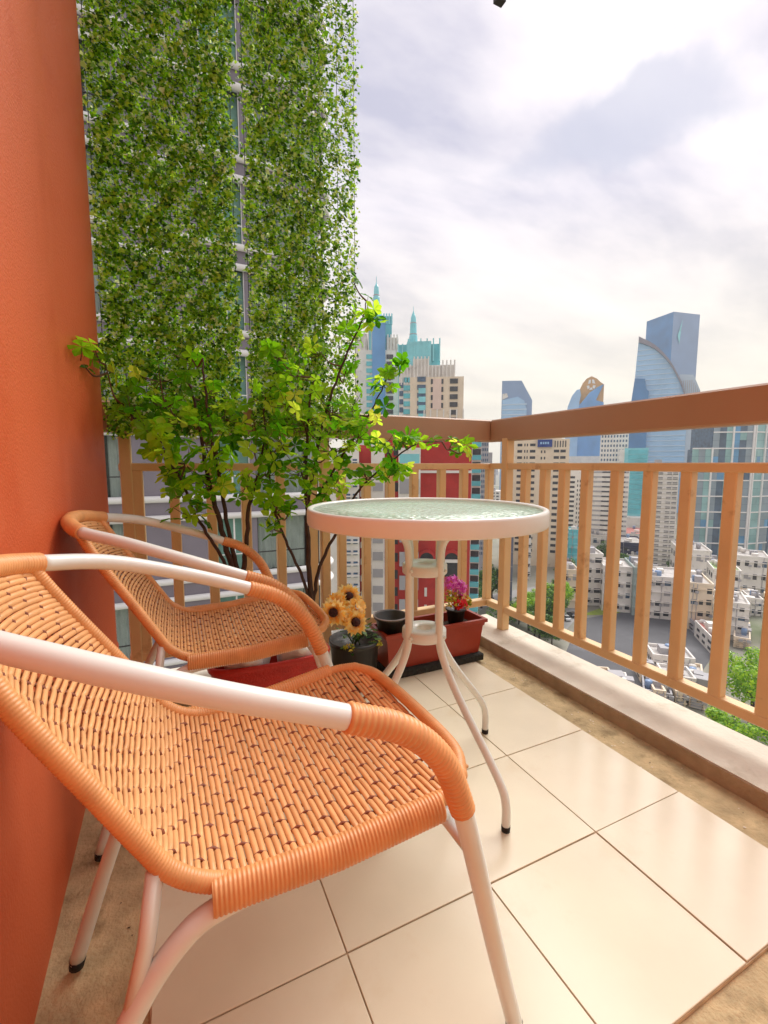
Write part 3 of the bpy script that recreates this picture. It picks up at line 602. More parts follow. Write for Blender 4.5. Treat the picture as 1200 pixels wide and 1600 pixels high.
# ================================================================== the city below and beyond
ZG=-48.0
CP,SP_=math.cos(PITCH),math.sin(PITCH)
def ground(x,y,z=ZG):
    d=cam_ray(x,y); return Vector((0,0,EYE))+d*((z-EYE)/d.z)
def pxw(x,y,D):                       # lateral offset and height of a pixel on a vertical wall D metres ahead
    t=D/(CP+SP_*(CY-y)/FPX); return t*(x-CX)/FPX, EYE+t*(-SP_+CP*(CY-y)/FPX)
FH=Vector((math.sin(YAW),math.cos(YAW),0)); RH=Vector((math.cos(YAW),-math.sin(YAW),0))
class Bld:
    """a building whose front stands D metres ahead; local x = to the right, y = away, z up from its ground"""
    def __init__(s,name,label,cat,pc,D,rot=0.0,group=None):
        s.D=D; s.pc=pc; s.lat=pxw(pc,725,D)[0]; p=FH*D+RH*s.lat
        s.a=math.atan2(s.lat,D); s.k=math.cos(s.a)
        s.root=thing(name,label,cat,(p.x,p.y,ZG),-YAW-s.a+rot,group)
    def X(s,px,py=725): return (pxw(px,py,s.D)[0]-(s.lat if py==725 else pxw(s.pc,py,s.D)[0]))*s.k
    def Z(s,py): return pxw(600,py,s.D)[1]-ZG
    def box(s,name,mat,pl,pr,pt,pb,y0,y1,stuff=False):
        zb=0 if pb is None else s.Z(pb); return MB().box(s.X(pl),s.X(pr),y0,y1,zb,s.Z(pt)).build(name,mat,s.root,stuff)
    def part(s,name,mb,mat,parent=None,stuff=False): return mb.build(name,mat,parent or s.root,stuff)
def grid_boxes(x0,x1,z0,z1,nx,nz,fx,fz,y=-.12,th=.14):
    m=MB(); dx=(x1-x0)/nx; dz=(z1-z0)/nz
    for i in range(nx):
        for k in range(nz):
            cx=x0+(i+.5)*dx; cz=z0+(k+.5)*dz; m.box(cx-dx*fx/2,cx+dx*fx/2,y,y+th,cz-dz*fz/2,cz+dz*fz/2)
    return m
def side_boxes(xs,y0,y1,z0,z1,ny,nz,fy,fz,th=.1):
    m=MB(); dy=(y1-y0)/ny; dz=(z1-z0)/nz
    for i in range(ny):
        for k in range(nz):
            cy=y0+(i+.5)*dy; cz=z0+(k+.5)*dz; m.box(xs-th,xs+th,cy-dy*fy/2,cy+dy*fy/2,cz-dz*fz/2,cz+dz*fz/2)
    return m
white_c=M('white_render',(0.90,0.88,0.85),0.75,0.08,.25,dirt=((0.68,0.65,0.60),.35,0.55,0.8))
cream_c=M('cream_render',(0.91,0.84,0.74),0.75,0.07,.2,dirt=((0.74,0.66,0.55),.3,0.58,0.8))
grey_c=M('grey_render',(0.66,0.65,0.66),0.7,0.08,.3)
dgrey_c=M('slate_panel',(0.40,0.42,0.50),0.5,0.08,.3)
red_c=M('red_brick_paint',(0.72,0.20,0.17),0.7,0.08,.4,dirt=((0.60,0.17,0.15),.5,0.5,0.8))
dark_win=M('dark_window',(0.20,0.20,0.22),0.15,0.4,.9,spec=0.6)
blue_win=M('blue_window',(0.26,0.36,0.46),0.12,0.35,.6,spec=0.6)
teal_g=M('teal_glass',(0.36,0.74,0.78),0.14,0.18,.15,spec=0.7)
teal_l=M('pale_teal_glass',(0.52,0.82,0.85),0.16,0.14,.2,spec=0.7)
blue_g=M('blue_glass',(0.36,0.60,0.82),0.14,0.16,.06,spec=0.7)
blue_l=M('pale_blue_glass',(0.60,0.76,0.90),0.16,0.12,.05,spec=0.7)
blue_d=M('deep_blue_glass',(0.20,0.46,0.68),0.14,0.2,.05,spec=0.7)
steel_b=M('blue_grey_cladding',(0.52,0.62,0.76),0.4,0.06,.05)
gold_c=M('gold_cladding',(0.80,0.60,0.34),0.4,0.1,.2)
roof_c=M('flat_roof',(0.74,0.72,0.70),0.85,0.15,.3,dirt=((0.50,0.48,0.46),.5,0.5,0.75))
asphalt=M('asphalt',(0.36,0.36,0.37),0.9,0.10,.15,dirt=((0.50,0.50,0.51),.06,0.5,0.8))
# ground, roads
gm=MB(); ng=40
gm.add([(3000*math.cos(6.2832*k/ng),3000*math.sin(6.2832*k/ng),ZG) for k in range(ng)],[tuple(range(ng))])
struct(gm.build('ground',M('city_ground',(0.56,0.55,0.50),0.95,0.2,.03,dirt=((0.40,0.44,0.32),.012,0.5,0.65))))
def sheet(name,poly,dz,mat):
    return struct(MB().add([(p.x,p.y,ZG+dz) for p in poly],[tuple(range(len(poly)))]).build(name,mat))
sheet('car_park',[ground(*p) for p in [(880,1030),(905,968),(1010,950),(1130,1000),(1080,1075),(960,1090)]],.03,asphalt)
sheet('road',[ground(*p) for p in [(700,955),(760,930),(900,905),(900,912),(770,941),(730,968)]],.02,M('pale_road',(0.62,0.61,0.60),0.9,0.1,.1))
sheet('lane',[ground(*p) for p in [(860,985),(884,985),(905,962),(890,940),(870,950)]],.025,MATS['pale_road'])
sheet('lawn',[ground(*p) for p in [(905,962),(945,948),(985,952),(960,960)]],.04,M('grass_patch',(0.50,0.56,0.20),0.95,0.2,.5))
# ---- the banded hotel straight across from the balcony end
HY=18.3; ht=thing('hotel_building','grey hotel with white tubular bands and curtained windows behind the ivy','building',(2.0,HY,ZG))
hw_white=M('white_band',(0.93,0.92,0.91),0.45,0.04,.8); hw_grey=M('lilac_grey_panel',(0.52,0.49,0.53),0.6,0.06,1.2)
curt_m=M('grey_green_curtain',(0.93,0.95,0.92),0.8,0.10,2.5); hglass=glass_mat('hotel_glass',(0.34,0.42,0.40),0.90,0.05); frame_m=M('bronze_frame',(0.22,0.20,0.20),0.4)
room_m=M('dim_room',(0.55,0.52,0.49),0.9)
FLH=3.06; RC=1.35; XE=6.42; Z0=-ZG
def harc(off,n=10,x0=-11.0,ymax=9.0):      # plan line of the facade offset outward
    pts=[(x0,-off)]; cx=XE-RC-2.0; 
    for k in range(n+1):
        a=-math.pi/2+k/n*math.pi/2; pts.append((cx+(RC+off)*math.cos(a),RC+(RC+off)*math.sin(a)))
    pts.append((cx+RC+off,ymax)); return pts
core=MB(); pl=harc(-.95); core.prism(pl+[(-11.0,9.0)],0,Z0+42); core.build('core',room_m,ht)
def strip(mb,off,z0,z1,x0=-11.0):
    P=harc(off,10,x0); Q=harc(off-.2,10,x0); n=len(P)
    vs=[(x,y,z0) for x,y in P]+[(x,y,z1) for x,y in P]+[(x,y,z1) for x,y in Q]+[(x,y,z0) for x,y in Q]
    fs=[]
    for i in range(n-1):
        for a,b in ((0,1),(1,2),(2,3),(3,0)): fs.append((a*n+i,a*n+i+1,b*n+i+1,b*n+i))
    mb.add(vs,fs)
sills=[]
for k in range(-9,12):
    zt=Z0-.42+FLH*k
    m=MB(); strip(m,0.02,zt-.74,zt+.02); m.build('spandrel',hw_grey,ht)
    for zz in (zt-.02,zt-.72):
        m=MB(); m.tube([(x,y,zz) for x,y in harc(.10)],.125,10); m.build('band',hw_white,ht)
    # storey above this band
    za,zb=zt,zt+FLH-.72
    cols=[(-10.9,-7.1,'w'),(-7.1,-3.1,'p'),(-3.1,-.45,'p'),(-.45-2.65,-3.1,'x')]
    # panels and piers (local x = world X - 2)
    for x0,x1 in ((-7.1,-5.2),(-3.12,-.42),(.88,1.10)):
        m=MB(); m.box(x0,x1,.0,.16,za-.01,zb+.01); m.build('wall_panel',hw_grey,ht)
    for (x0,x1,style) in ((-10.9,-7.1,0),(-5.2,-3.12,0),(-.42,.88,1),(1.10,3.05,0)):
        fr=MB(); 
        nm=2 if x1-x0>1.2 else 1
        for q in range(nm+1):
            xx=x0+(x1-x0)*q/nm; fr.box(xx-.03,xx+.03,.03,.11,za,zb)
        fr.box(x0,x1,.03,.10,zb-.06,zb); fr.box(x0,x1,.03,.10,za,za+.05); fr.box(x0,x1,.045,.09,za+.78,za+.82)
        wn=fr.build('window',hw_white if style else frame_m,ht)
        MB().box(x0+.02,x1-.02,.065,.075,za+.02,zb-.03).build('pane',hglass,wn)
        if style==0:
            c=MB(); n=int((x1-x0)/.045); ph=random.random()*6; opn=random.choice((0,0,.25,.4))
            vs=[];
            for q in range(n+1):
                xx=x0+(x1-x0)*q/n; yy=.42+.07*math.sin(q*1.45+ph)+.03*math.sin(q*.5)
                vs+= [(xx,yy,za+.02),(xx,yy+.01,zb)]
            fs=[(2*q,2*q+2,2*q+3,2*q+1) for q in range(n) if not (opn and abs(q/n-.5)<opn*.3)]
            c.add(vs,fs,True); c.build('curtain',curt_m,wn)
        else:
            MB().box(x0,x1,.40,.42,za,zb).build('curtain',M('mint_blind',(0.72,0.92,0.86),0.7,0.1,2),wn)
    # curved corner glazing
    A=harc(-.06,10,3.05)[1:-1]; gw=MB()
    n=len(A); gw.add([(x,y,za) for x,y in A]+[(x,y,zb) for x,y in A],[(i,i+1,n+i+1,n+i) for i in range(n-1)],True)
    cwn=gw.build('corner_window',hglass,ht)
    c=MB(); cx=XE-RC-2.0; vs=[]; n=60
    for q in range(n+1):
        a=-math.pi/2+q/n*math.pi/2; rad=RC-.42+.06*math.sin(q*1.3+k); vs+=[(cx+rad*math.cos(a),RC+rad*math.sin(a),za),(cx+rad*math.cos(a),RC+rad*math.sin(a),zb)]
    c.add(vs,[(2*q,2*q+2,2*q+3,2*q+1) for q in range(n)],True); c.build('curtain',curt_m,cwn)
    f=MB()
    for q in (0,3,6,10): f.box(A[q][0]-.03,A[q][0]+.03,A[q][1]-.03,A[q][1]+.03,za,zb)
    f.build('mullion',frame_m,cwn)
# ---- white apartment slab between the hotel and the red block
b=Bld('apartment_block','white apartment slab with dark window strips wedged beside the banded hotel','building',545,70)
b.box('wall',white_c,500,561,700,None,0,14); x0,x1=b.X(527),b.X(560)
b.part('window_strip',grid_boxes(x0,x1,4,b.Z(712),3,26,.62,.42),blue_win,stuff=True)
b.part('balcony_slab',grid_boxes(x0,x1,4,b.Z(712),1,26,1.0,.10,-.9,.9),white_c,stuff=True)
# ---- red block
b=Bld('red_building','red apartment building with white bays and rows of small windows','building',648,75)
b.box('wall',red_c,601,736,684,None,0,16); b.box('side_wing',red_c,556,601,694,None,3,16)
b.box('stair_tower',white_c,580,601,688,None,-.6,3.1)
sw=MB(); zt=b.Z(695)
n=int(zt/2.9)
for k in range(n):
    sw.box(b.X(582.5),b.X(598.5),-.75,-.58,k*2.9+.9,k*2.9+2.3)
b.part('window_strip',sw,grey_c,stuff=True)
for (pl,pr,pt) in ((623,657,700),):
    bay=b.box('bay',white_c,pl,pr,pt,840,-1.4,.02)
    for k in range(9):
        z=b.Z(700)-1.0-k*4.0
        MB().box(b.X(625),b.X(655),-1.5,-1.38,z-2.4,z).build('window',teal_l if k<1 else grey_c,b.root)
for py_ in (738,):
    b.box('cornice',white_c,601,736,735,739,-.5,.02)
for (pl,pr,rows,mt) in ((604,610,17,dark_win),(615,622,17,dark_win),(665,669,9,white_c),(705,709,9,white_c),(719,722,13,dark_win)):
    m=MB()
    for k in range(rows):
        z=3+k*2.95; m.box(b.X(pl),b.X(pr),-.12,.02,z,z+1.5)
    b.part('window_column',m,mt,stuff=True)
bal=MB(); dk=MB()
for k in range(16):
    z=2+k*2.95; bal.box(b.X(560),b.X(578),1.6,3.02,z,z+.95); dk.box(b.X(561),b.X(577),2.9,3.01,z+1.0,z+2.6)
b.part('balcony_row',bal,white_c,stuff=True); b.part('opening_row',dk,dark_win,stuff=True)
for pc in (668,707):                       # arched gables
    m=MB(); xc=b.X(pc); r=b.X(pc+15)-xc; zb=b.Z(872); ring=[]
    for k in range(13):
        a=math.pi*k/12; ring.append((math.cos(a),math.sin(a)))
    vs=[(xc+r*c,-.9,zb+r*s_) for c,s_ in ring]+[(xc+r*.72*c,-.9,zb+r*.72*s_) for c,s_ in ring]+[(xc+r*c,.0,zb+r*s_) for c,s_ in ring]+[(xc+r*.72*c,.0,zb+r*.72*s_) for c,s_ in ring]
    fs=[(i,i+1,14+i,13+i) for i in range(12)]+[(i,26+i,27+i,i+1) for i in range(12)]+[(13+i,14+i,40+i,39+i) for i in range(12)]
    m.add(vs,fs); b.part('arch',m,red_c); MB().box(xc-r*.72,xc+r*.72,-.3,-.1,zb-3,zb+r*.7).build('arch_window',dark_win,b.root)
    MB().box(xc-r*1.05,xc+r*1.05,-1.0,.0,zb-.5,zb-.02).build('arch_ledge',white_c,b.root)
# ---- teal balcony tower right of the red block
b=Bld('apartment_tower','slim white tower with teal glass balconies beside the red building','building',743,110)
b.box('wall',white_c,733,752,672,None,0,12)
m=MB(); d=MB(); n=int(b.Z(676)/3.1)
for k in range(n):
    z=k*3.1; m.box(b.X(737.5),b.X(751.5),-1.1,.02,z+.2,z+1.35); d.box(b.X(738),b.X(751),-.1,.03,z+1.4,z+2.8)
b.part('balcony_glass',m,teal_g,stuff=True); b.part('opening_row',d,dark_win,stuff=True)
b=Bld('stepped_building','grey gridded building stepping down behind the slim teal tower','building',760,190)
b.box('wall',grey_c,748,763,688,None,0,20); b.box('lower_wing',grey_c,763.2,769,707,None,0,20)
b.part('window_grid',grid_boxes(b.X(748.5),b.X(762.5),10,b.Z(690),5,22,.55,.55),blue_win,stuff=True)
b=Bld('office_slab','plain slate-blue office slab seen below the table edge','building',797,150)
b.box('wall',dgrey_c,784,806,800,None,0,18); b.part('joint_line',grid_boxes(b.X(784),b.X(806),2,b.Z(804),1,6,1,.03,-.06,.1),grey_c)
b.box('roof_edge',white_c,783,807,797,800,-.3,18)
# ---- the two crowned towers
def crown_tower(label,pc,D,spec):
    b=Bld('crowned_tower',label,'tower',pc,D); S=spec
    for (nm,mt,pl,pr,pt,y0,y1) in S['mass']: b.box(nm,mt,pl,pr,pt,None,y0,y1)
    for (pl,pr,pt,pb,n,y0,mt) in S['fins']:
        for i in range(n):
            a=pl+(pr-pl)*i/(n-1); m=MB(); hw=(b.X(pc+1.0)-b.X(pc-1.0))/2
            m.box(b.X(a)-hw,b.X(a)+hw,y0,y0+1.6,b.Z(pb),b.Z(pt)); b.part('fin',m,mt)
    for (pl,pr,pb,pt,y,mt) in S['rows']:
        z0,z1=b.Z(pb),b.Z(pt); n=max(1,int((z1-z0)/3.4)); b.part('window_bay',grid_boxes(b.X(pl),b.X(pr),z0,z1,1,n,1,.62,y,.5),mt,stuff=True)
    cx,cy_,prof=S['spire']; m=MB(); sc_=D/FPX
    m.lathe([(r*sc_,b.Z(py_)) for r,py_ in prof],16,(b.X(cx),cy_,0),False); sp_=b.part('spire',m,teal_l)
    for r,py_ in S['collars']:
        MB().lathe([(r*sc_,b.Z(py_+1.5)),(r*sc_*1.15,b.Z(py_)),(r*sc_*.9,b.Z(py_-1.5))],16,(b.X(cx),cy_,0)).build('collar',grey_c,sp_)
    return b
t2=crown_tower('white residential tower with teal drum crown and short spire',672,210,dict(
 mass=[('body',cream_c,640,722,589,0,26),('left_body',white_c,622,640,583,1.5,26),('upper_body',white_c,626,708,569,2,24),('crown_base',white_c,644,669,559,1.4,24),('glass_drum',teal_g,620,686,532,6,26),('drum_front',teal_l,634,672,528,5,20)],
 fins=[(626,640,568,600,4,1.0,white_c),(646,668,556,592,5,.6,white_c),(674,690,570,598,4,.8,white_c),(690,708,562,598,4,1.2,white_c),(636,685,524,560,6,4.6,teal_l),(620,634,531,560,3,5.4,teal_l),(662,722,640,668,7,-.6,white_c)],
 rows=[(623,629,722,594,1.2,blue_win),(629.5,640,722,586,1.0,teal_g),(651,664,722,586,-.4,blue_win),(653,664,722,604,-.6,teal_l),(701,713,722,590,-.4,dark_win),(672,675,640,590,-.3,dark_win),(688,691,640,590,-.3,dark_win)],
 spire=(642.5,14,[(9.5,545),(9.0,528),(7.2,524),(6.8,512),(5.6,508),(5.2,492),(4.6,488),(4.2,480),(3.0,476),(1.2,471),(.4,468),(.3,461)]),collars=[(7,524),(5.6,508),(4.7,489)]))
b=t2
b.box('facade_recess',M('peach_panel',(0.90,0.80,0.74),0.8,0.05,.2),674,689,592,640,-.25,.05)
t1=crown_tower('taller white residential tower with blue glass fin crown and needle spire',590,250,dict(
 mass=[('body',white_c,560,618,547,0,26),('left_shoulder',white_c,556,574,520,1.5,24),('right_shoulder',white_c,604,622,526,1.5,24),('glass_fin',blue_g,582,602,495,-1.0,20),('glass_block',teal_g,599,612,492,2,18),('glass_core',teal_l,576,588,512,1,18)],
 fins=[(564,582,516,548,4,.4,white_c),(606,620,522,550,4,.4,white_c),(600,612,488,505,4,1.6,teal_l)],
 rows=[(573,587,722,552,-.4,teal_g),(589,594,722,552,-.5,blue_win),(604,614,722,552,-.4,dark_win)],
 spire=(588.5,9,[(11.5,545),(10.5,500),(8,478),(6.0,476),(5.2,455),(3.9,452),(4.2,446),(3.4,438),(1.5,434),(.5,430),(.35,421)]),collars=[(6,477),(4.3,452)]))
# ---- chamfered blue-grey tower
b=Bld('office_tower','pale blue-grey glass tower with a chamfered shoulder','tower',804,520)
def extr(b,pts,y0,y1):
    n=len(pts); q=[(b.X(x),b.Z(y) if y is not None else 0) for x,y in pts]
    return MB().add([(x,y0,z) for x,z in q]+[(x,y1,z) for x,z in q],[tuple(range(n)),tuple(range(2*n-1,n-1,-1))]+[(i,i+n,(i+1)%n+n,(i+1)%n) for i in range(n)])
b.part('frame',extr(b,[(781,None),(781,594),(811,595),(828,626),(828,None)],0,34),steel_b)
b.part('glass_front',extr(b,[(782,None),(782,625),(806,620),(816,627),(820,640),(820,None)],-1.5,.1),blue_l)
b.part('notch',extr(b,[(782,624),(782,615),(789,614),(791,620)],-1.2,.3),white_c)
m=MB()
for k in range(12):
    y=632+k*8; m.box(b.X(782),b.X(820),-1.9,-1.45,b.Z(y+1),b.Z(y-1))
b.part('floor_band',m,M('pale_band',(0.74,0.82,0.90),0.4,0.05),stuff=True)
# ---- gold-topped curved glass tower
b=Bld('curved_tower','curved blue glass tower with pierced gold crown','tower',910,620)
gp=[(900,660),(901,607),(905,598),(911,591),(918,588),(926,592),(932,598),(937.5,602),(937.5,660)]
b.part('gold_crown',extr(b,gp,2,24),gold_c)
for pts in ([(914,594),(917,593),(917,599),(913,600)],[(919,593),(922,594),(924,600),(919.5,599)],[(911,603),(915,602),(916,606),(913,608)],[(921,602),(925,603),(923,608),(920,606)],[(915,609),(918,605),(921,609)]):
    b.part('crown_opening',extr(b,pts,1.2,2.05),M('sky_white',(0.93,0.92,0.90),0.6,0.03))
b.part('left_sail',extr(b,[(880,None),(881,660),(883,635),(889,618),(896,609),(901,608),(903,617),(901,628),(900,None)],-3,20),blue_l)
b.part('glass_body',extr(b,[(896,None),(898,636),(905,628),(916,614),(928,606),(937,602),(927,624),(924,645),(924,None)],-1,26),blue_g)
b.part('right_body',extr(b,[(920,None),(921,640),(926,626),(938,630),(938,None)],-.2,24),blue_g)
b.box('podium_terrace',white_c,885,945,713,None,-14,30)
# ---- sail tower with dark blue slab tower behind
b=Bld('slab_tower','tall deep-blue rectangular tower rising behind the sail-shaped one','tower',1034,640,R_(47))
hw=(b.X(1034+26)-b.X(1034-26)); m=MB(); z=b.Z(498); m.box(-hw*.55,hw*.55,-hw*.60,hw*.45,0,z); b.part('body',m,steel_b)
MB().box(-hw*.55-.6,-hw*.548,-hw*.60,hw*.45,0,z-.5).build('glass_face',blue_d,b.root)
m=MB(); m.add([(-hw*.36,-hw*.60-1,z-30),(-hw*.26,-hw*.60-1,z-40),(-hw*.22,-hw*.60-1,z-18),(-hw*.18,-hw*.60-1,z-8)],[(0,1,2,3)]); b.part('notch',m,teal_l)
b=Bld('sail_tower','blue glass tower shaped like a sail with a curved grey spine','tower',1015,470)
arc=[(986.5,523),(993,527),(1002,532),(1013,540),(1024,551),(1034,563),(1043,577),(1051,592),(1057,605),(1062,622)]
low=[(x-(0 if i else 0),y+(9-i if i<4 else 5)) for i,(x,y) in enumerate(arc)]
b.part('glass_front',extr(b,[(980,None),(982,640),(985,560)]+[(986.5,530)]+low[1:]+[(1066,640),(1068,None)],0,30),blue_l)
b.part('spine',extr(b,arc+low[::-1],-3,9),M('grey_spine',(0.52,0.50,0.54),0.5,0.05))
b.part('left_setback',extr(b,[(977,None),(979,640),(984,590),(1000,592),(1003,608),(1007,612),(1008,None)],-5,0.2),blue_d)
b.part('grey_wing',extr(b,[(1050,None),(1052,588),(1072,590),(1083,614),(1088,None)],1,30),M('pale_grey_louvre',(0.72,0.78,0.84),0.5,0.06))
m=MB()
for k in range(26):
    y=545+k*8; xr=[p for p in low if p[1]<=y]; q=max(1,len(xr)); xr=low[-1][0]+(y-622)*.1 if q>=len(low) else low[q-1][0]+(low[q][0]-low[q-1][0])*(y-low[q-1][1])/(low[q][1]-low[q-1][1]); m.box(b.X(986),b.X(max(987,xr-2)),-.5,.06,b.Z(y+.6),b.Z(y-.6))
b.part('floor_band',m,MATS['pale_band'],stuff=True)
m=MB()
for k in range(10): m.box(b.X(1055+k*3),b.X(1055.8+k*3),.6,1.05,b.Z(660),b.Z(598+max(0,k-5)*4))
b.part('louvre',m,grey_c,stuff=True)
# ---- big cream hotel with the blue rooftop sign
b=Bld('hotel_tower','cream hotel slab with blue rooftop sign and rows of dark windows','building',845,215)
b.box('wall',cream_c,801,888,686,None,0,22); b.box('left_fin',cream_c,795,801,690,None,3,20)
b.box('parapet',cream_c,826,876,681.5,686,1,12)
sg=b.box('roof_sign',M('blue_sign',(0.10,0.22,0.52),0.4,0.08,.3),839,861.5,687,698.5,-1.2,.02)
m=MB()
for k,(x,wd) in enumerate(((843.0,2.6),(847.0,2.2),(850.2,2.6),(854.0,2.4))):
    m.box(b.X(x),b.X(x+wd),-1.3,-1.18,b.Z(694.2),b.Z(690.8))
m.build('sign_marks',blue_l,sg)
zt=b.Z(700); n=int((zt-6)/3.05)
for (pl,pr,nx,fx,top) in ((807,815,1,.95,690),(817,825,2,.45,690),(827,836,1,.95,690),(843,853,2,.40,701),(864,873,1,.9,700),(874,883,1,.9,700)):
    b.part('window_column',grid_boxes(b.X(pl),b.X(pr),6,b.Z(top),nx,int((b.Z(top)-6)/2.0 if False else (b.Z(top)-6)/2.9),fx,.42),dark_win,stuff=True)
b.part('slot_window',grid_boxes(b.X(864),b.X(884),b.Z(699),b.Z(689),5,1,.4,1),dark_win,stuff=True)
# ---- white gridded and banded blocks behind
b=Bld('apartment_block','white gridded apartment block standing below the gold-topped tower','building',958,330)
b.box('wall',white_c,936,980,676,None,0,25); b.part('window_grid',grid_boxes(b.X(937),b.X(979),30,b.Z(678),9,12,.5,.5),blue_win,stuff=True)
b=Bld('apartment_block','white block with stepped side and dark window dashes near green trees','building',899,260)
b.box('wall',white_c,887,916,733,None,0,20); b.box('roof_box',blue_d,891,906,726,733,2,8)
b.part('window_band',grid_boxes(b.X(888),b.X(900),4,b.Z(742),1,14,.9,.45),dark_win,stuff=True); b.part('window_dash',grid_boxes(b.X(902),b.X(914),4,b.Z(748),3,14,.4,.5),dark_win,stuff=True)
b=Bld('apartment_block','white slab striped by continuous dark balcony bands','building',951,250)
b.box('wall',white_c,922,984,729,None,0,20); b.part('balcony_band',grid_boxes(b.X(923),b.X(984),3,b.Z(734),1,16,.97,.36,-.15,.3),grey_c,stuff=True)
b.part('window_band',grid_boxes(b.X(940),b.X(980),3,b.Z(734),2,16,.8,.26,-.3,.3),dark_win,stuff=True)
b=Bld('glass_block','teal glass office block with white floor lines below the sail tower','building',994,300)
b.box('wall',teal_l,975,1012,700,None,0,20); b.box('side_wall',white_c,966,975,702,None,1,20); b.box('podium',white_c,955,1018,806,None,-10,22)
b.part('glass_front',grid_boxes(b.X(981),b.X(1010),b.Z(803),b.Z(702),1,13,1,.8,-.4,.5),teal_g,stuff=True)
b=Bld('apartment_block','white apartment block with dense dark balcony rows beside the glass grid tower','building',1040,200)
b.box('wall',white_c,1018,1062,728,None,0,18); b.box('roof_box',grey_c,1022,1034,718,728,2,8)
b.part('balcony_row',grid_boxes(b.X(1019),b.X(1038),3,b.Z(736),2,20,.8,.40,-.3,.4),dark_win,stuff=True); b.part('balcony_row',grid_boxes(b.X(1043),b.X(1061),3,b.Z(736),2,20,.8,.40,-.3,.4),dark_win,stuff=True)
b.part('balcony_slab',grid_boxes(b.X(1018),b.X(1062),3,b.Z(736),1,20,1,.12,-.8,.8),white_c,stuff=True)
# ---- glass tower with white grid (corner towards us)
gt=thing('glass_tower','glass curtain-wall tower with bold white grid lines at the right','building',(0,0,ZG)); D=230.0
lat0,_=pxw(1174,725,D); cp=FH*D+RH*lat0; gt.location=(cp.x,cp.y,ZG); gt.rotation_euler=(0,0,-YAW)
fl_h=8.1; bays_l=3; bw=9.2; zt=8.1*9-.5
pane_reflect_ms=[M('tower_reflect_blue',(0.40,0.62,0.78),0.08,0.25,.12,spec=0.7),M('tower_reflect_grey',(0.56,0.62,0.66),0.10,0.15,.1,spec=0.7),M('tower_reflect_dark',(0.32,0.40,0.48),0.08,0.3,.2,spec=0.7),M('tower_reflect_teal',(0.56,0.72,0.72),0.10,0.2,.15,spec=0.7)]  # pane tints paint the tower's reflections, repeated down each column
rg=random.Random(4)
MB().prism([(0,.3),(-18,3.4),(-18,20),(18,20),(18,6.8)],0,zt-.2).prism([(-18.1,3.5),(-26.6,4.9),(-26.6,9),(-18.1,9)],0,8.1*7-.5).build('core',blue_win,gt)
def curtain_face(p0,dirv,bays,bw,rows):
    d=Vector((dirv[0],dirv[1],0)).normalized(); nrm=Vector((d.y,-d.x,0)); 
    if nrm.y>0: nrm=-nrm
    nb=max(rows)
    def quad(u0,u1,z0,z1,o0,o1):
        a=p0+d*u0; c=p0+d*u1; v=[]
        for o in (o0,o1):
            for (q,z) in ((a,z0),(c,z0),(c,z1),(a,z1)): v.append((q.x+nrm.x*o,q.y+nrm.y*o,z))
        return MB().add(v,[(0,1,2,3),(7,6,5,4),(0,4,5,1),(1,5,6,2),(2,6,7,3),(3,7,4,0)])
    cols=[]
    for i in range(bays):
        reflect_pat=[rg.randrange(4) for _ in range(3)]
        for k in range(rows[i]):
            w=bw/3.0
            for q in range(3):
              for hh in (0,1):
                mt=pane_reflect_ms[reflect_pat[q]] if rg.random()<.93 else pane_reflect_ms[rg.randrange(4)]
                quad(i*bw+q*w+.04,i*bw+(q+1)*w-.04,(k+.5*hh)*fl_h+.03,(k+.5+.5*hh)*fl_h-.05,.0,.06).build('pane',mt,gt)
            quad(i*bw,(i+1)*bw,(k+1)*fl_h-.30,(k+1)*fl_h+.30,.062,.50).build('grid_bar',hw_white,gt)
        quad(i*bw-.36,i*bw+.36,0,rows[i]*fl_h+.4,.062,.70).build('grid_post',hw_white,gt)
curtain_face(Vector((0,0,0)),(-1,.16),3,bw,[9,9,7]); curtain_face(Vector((.9,0.15,0)),(1,.34),2,bw*.8,[9,9])
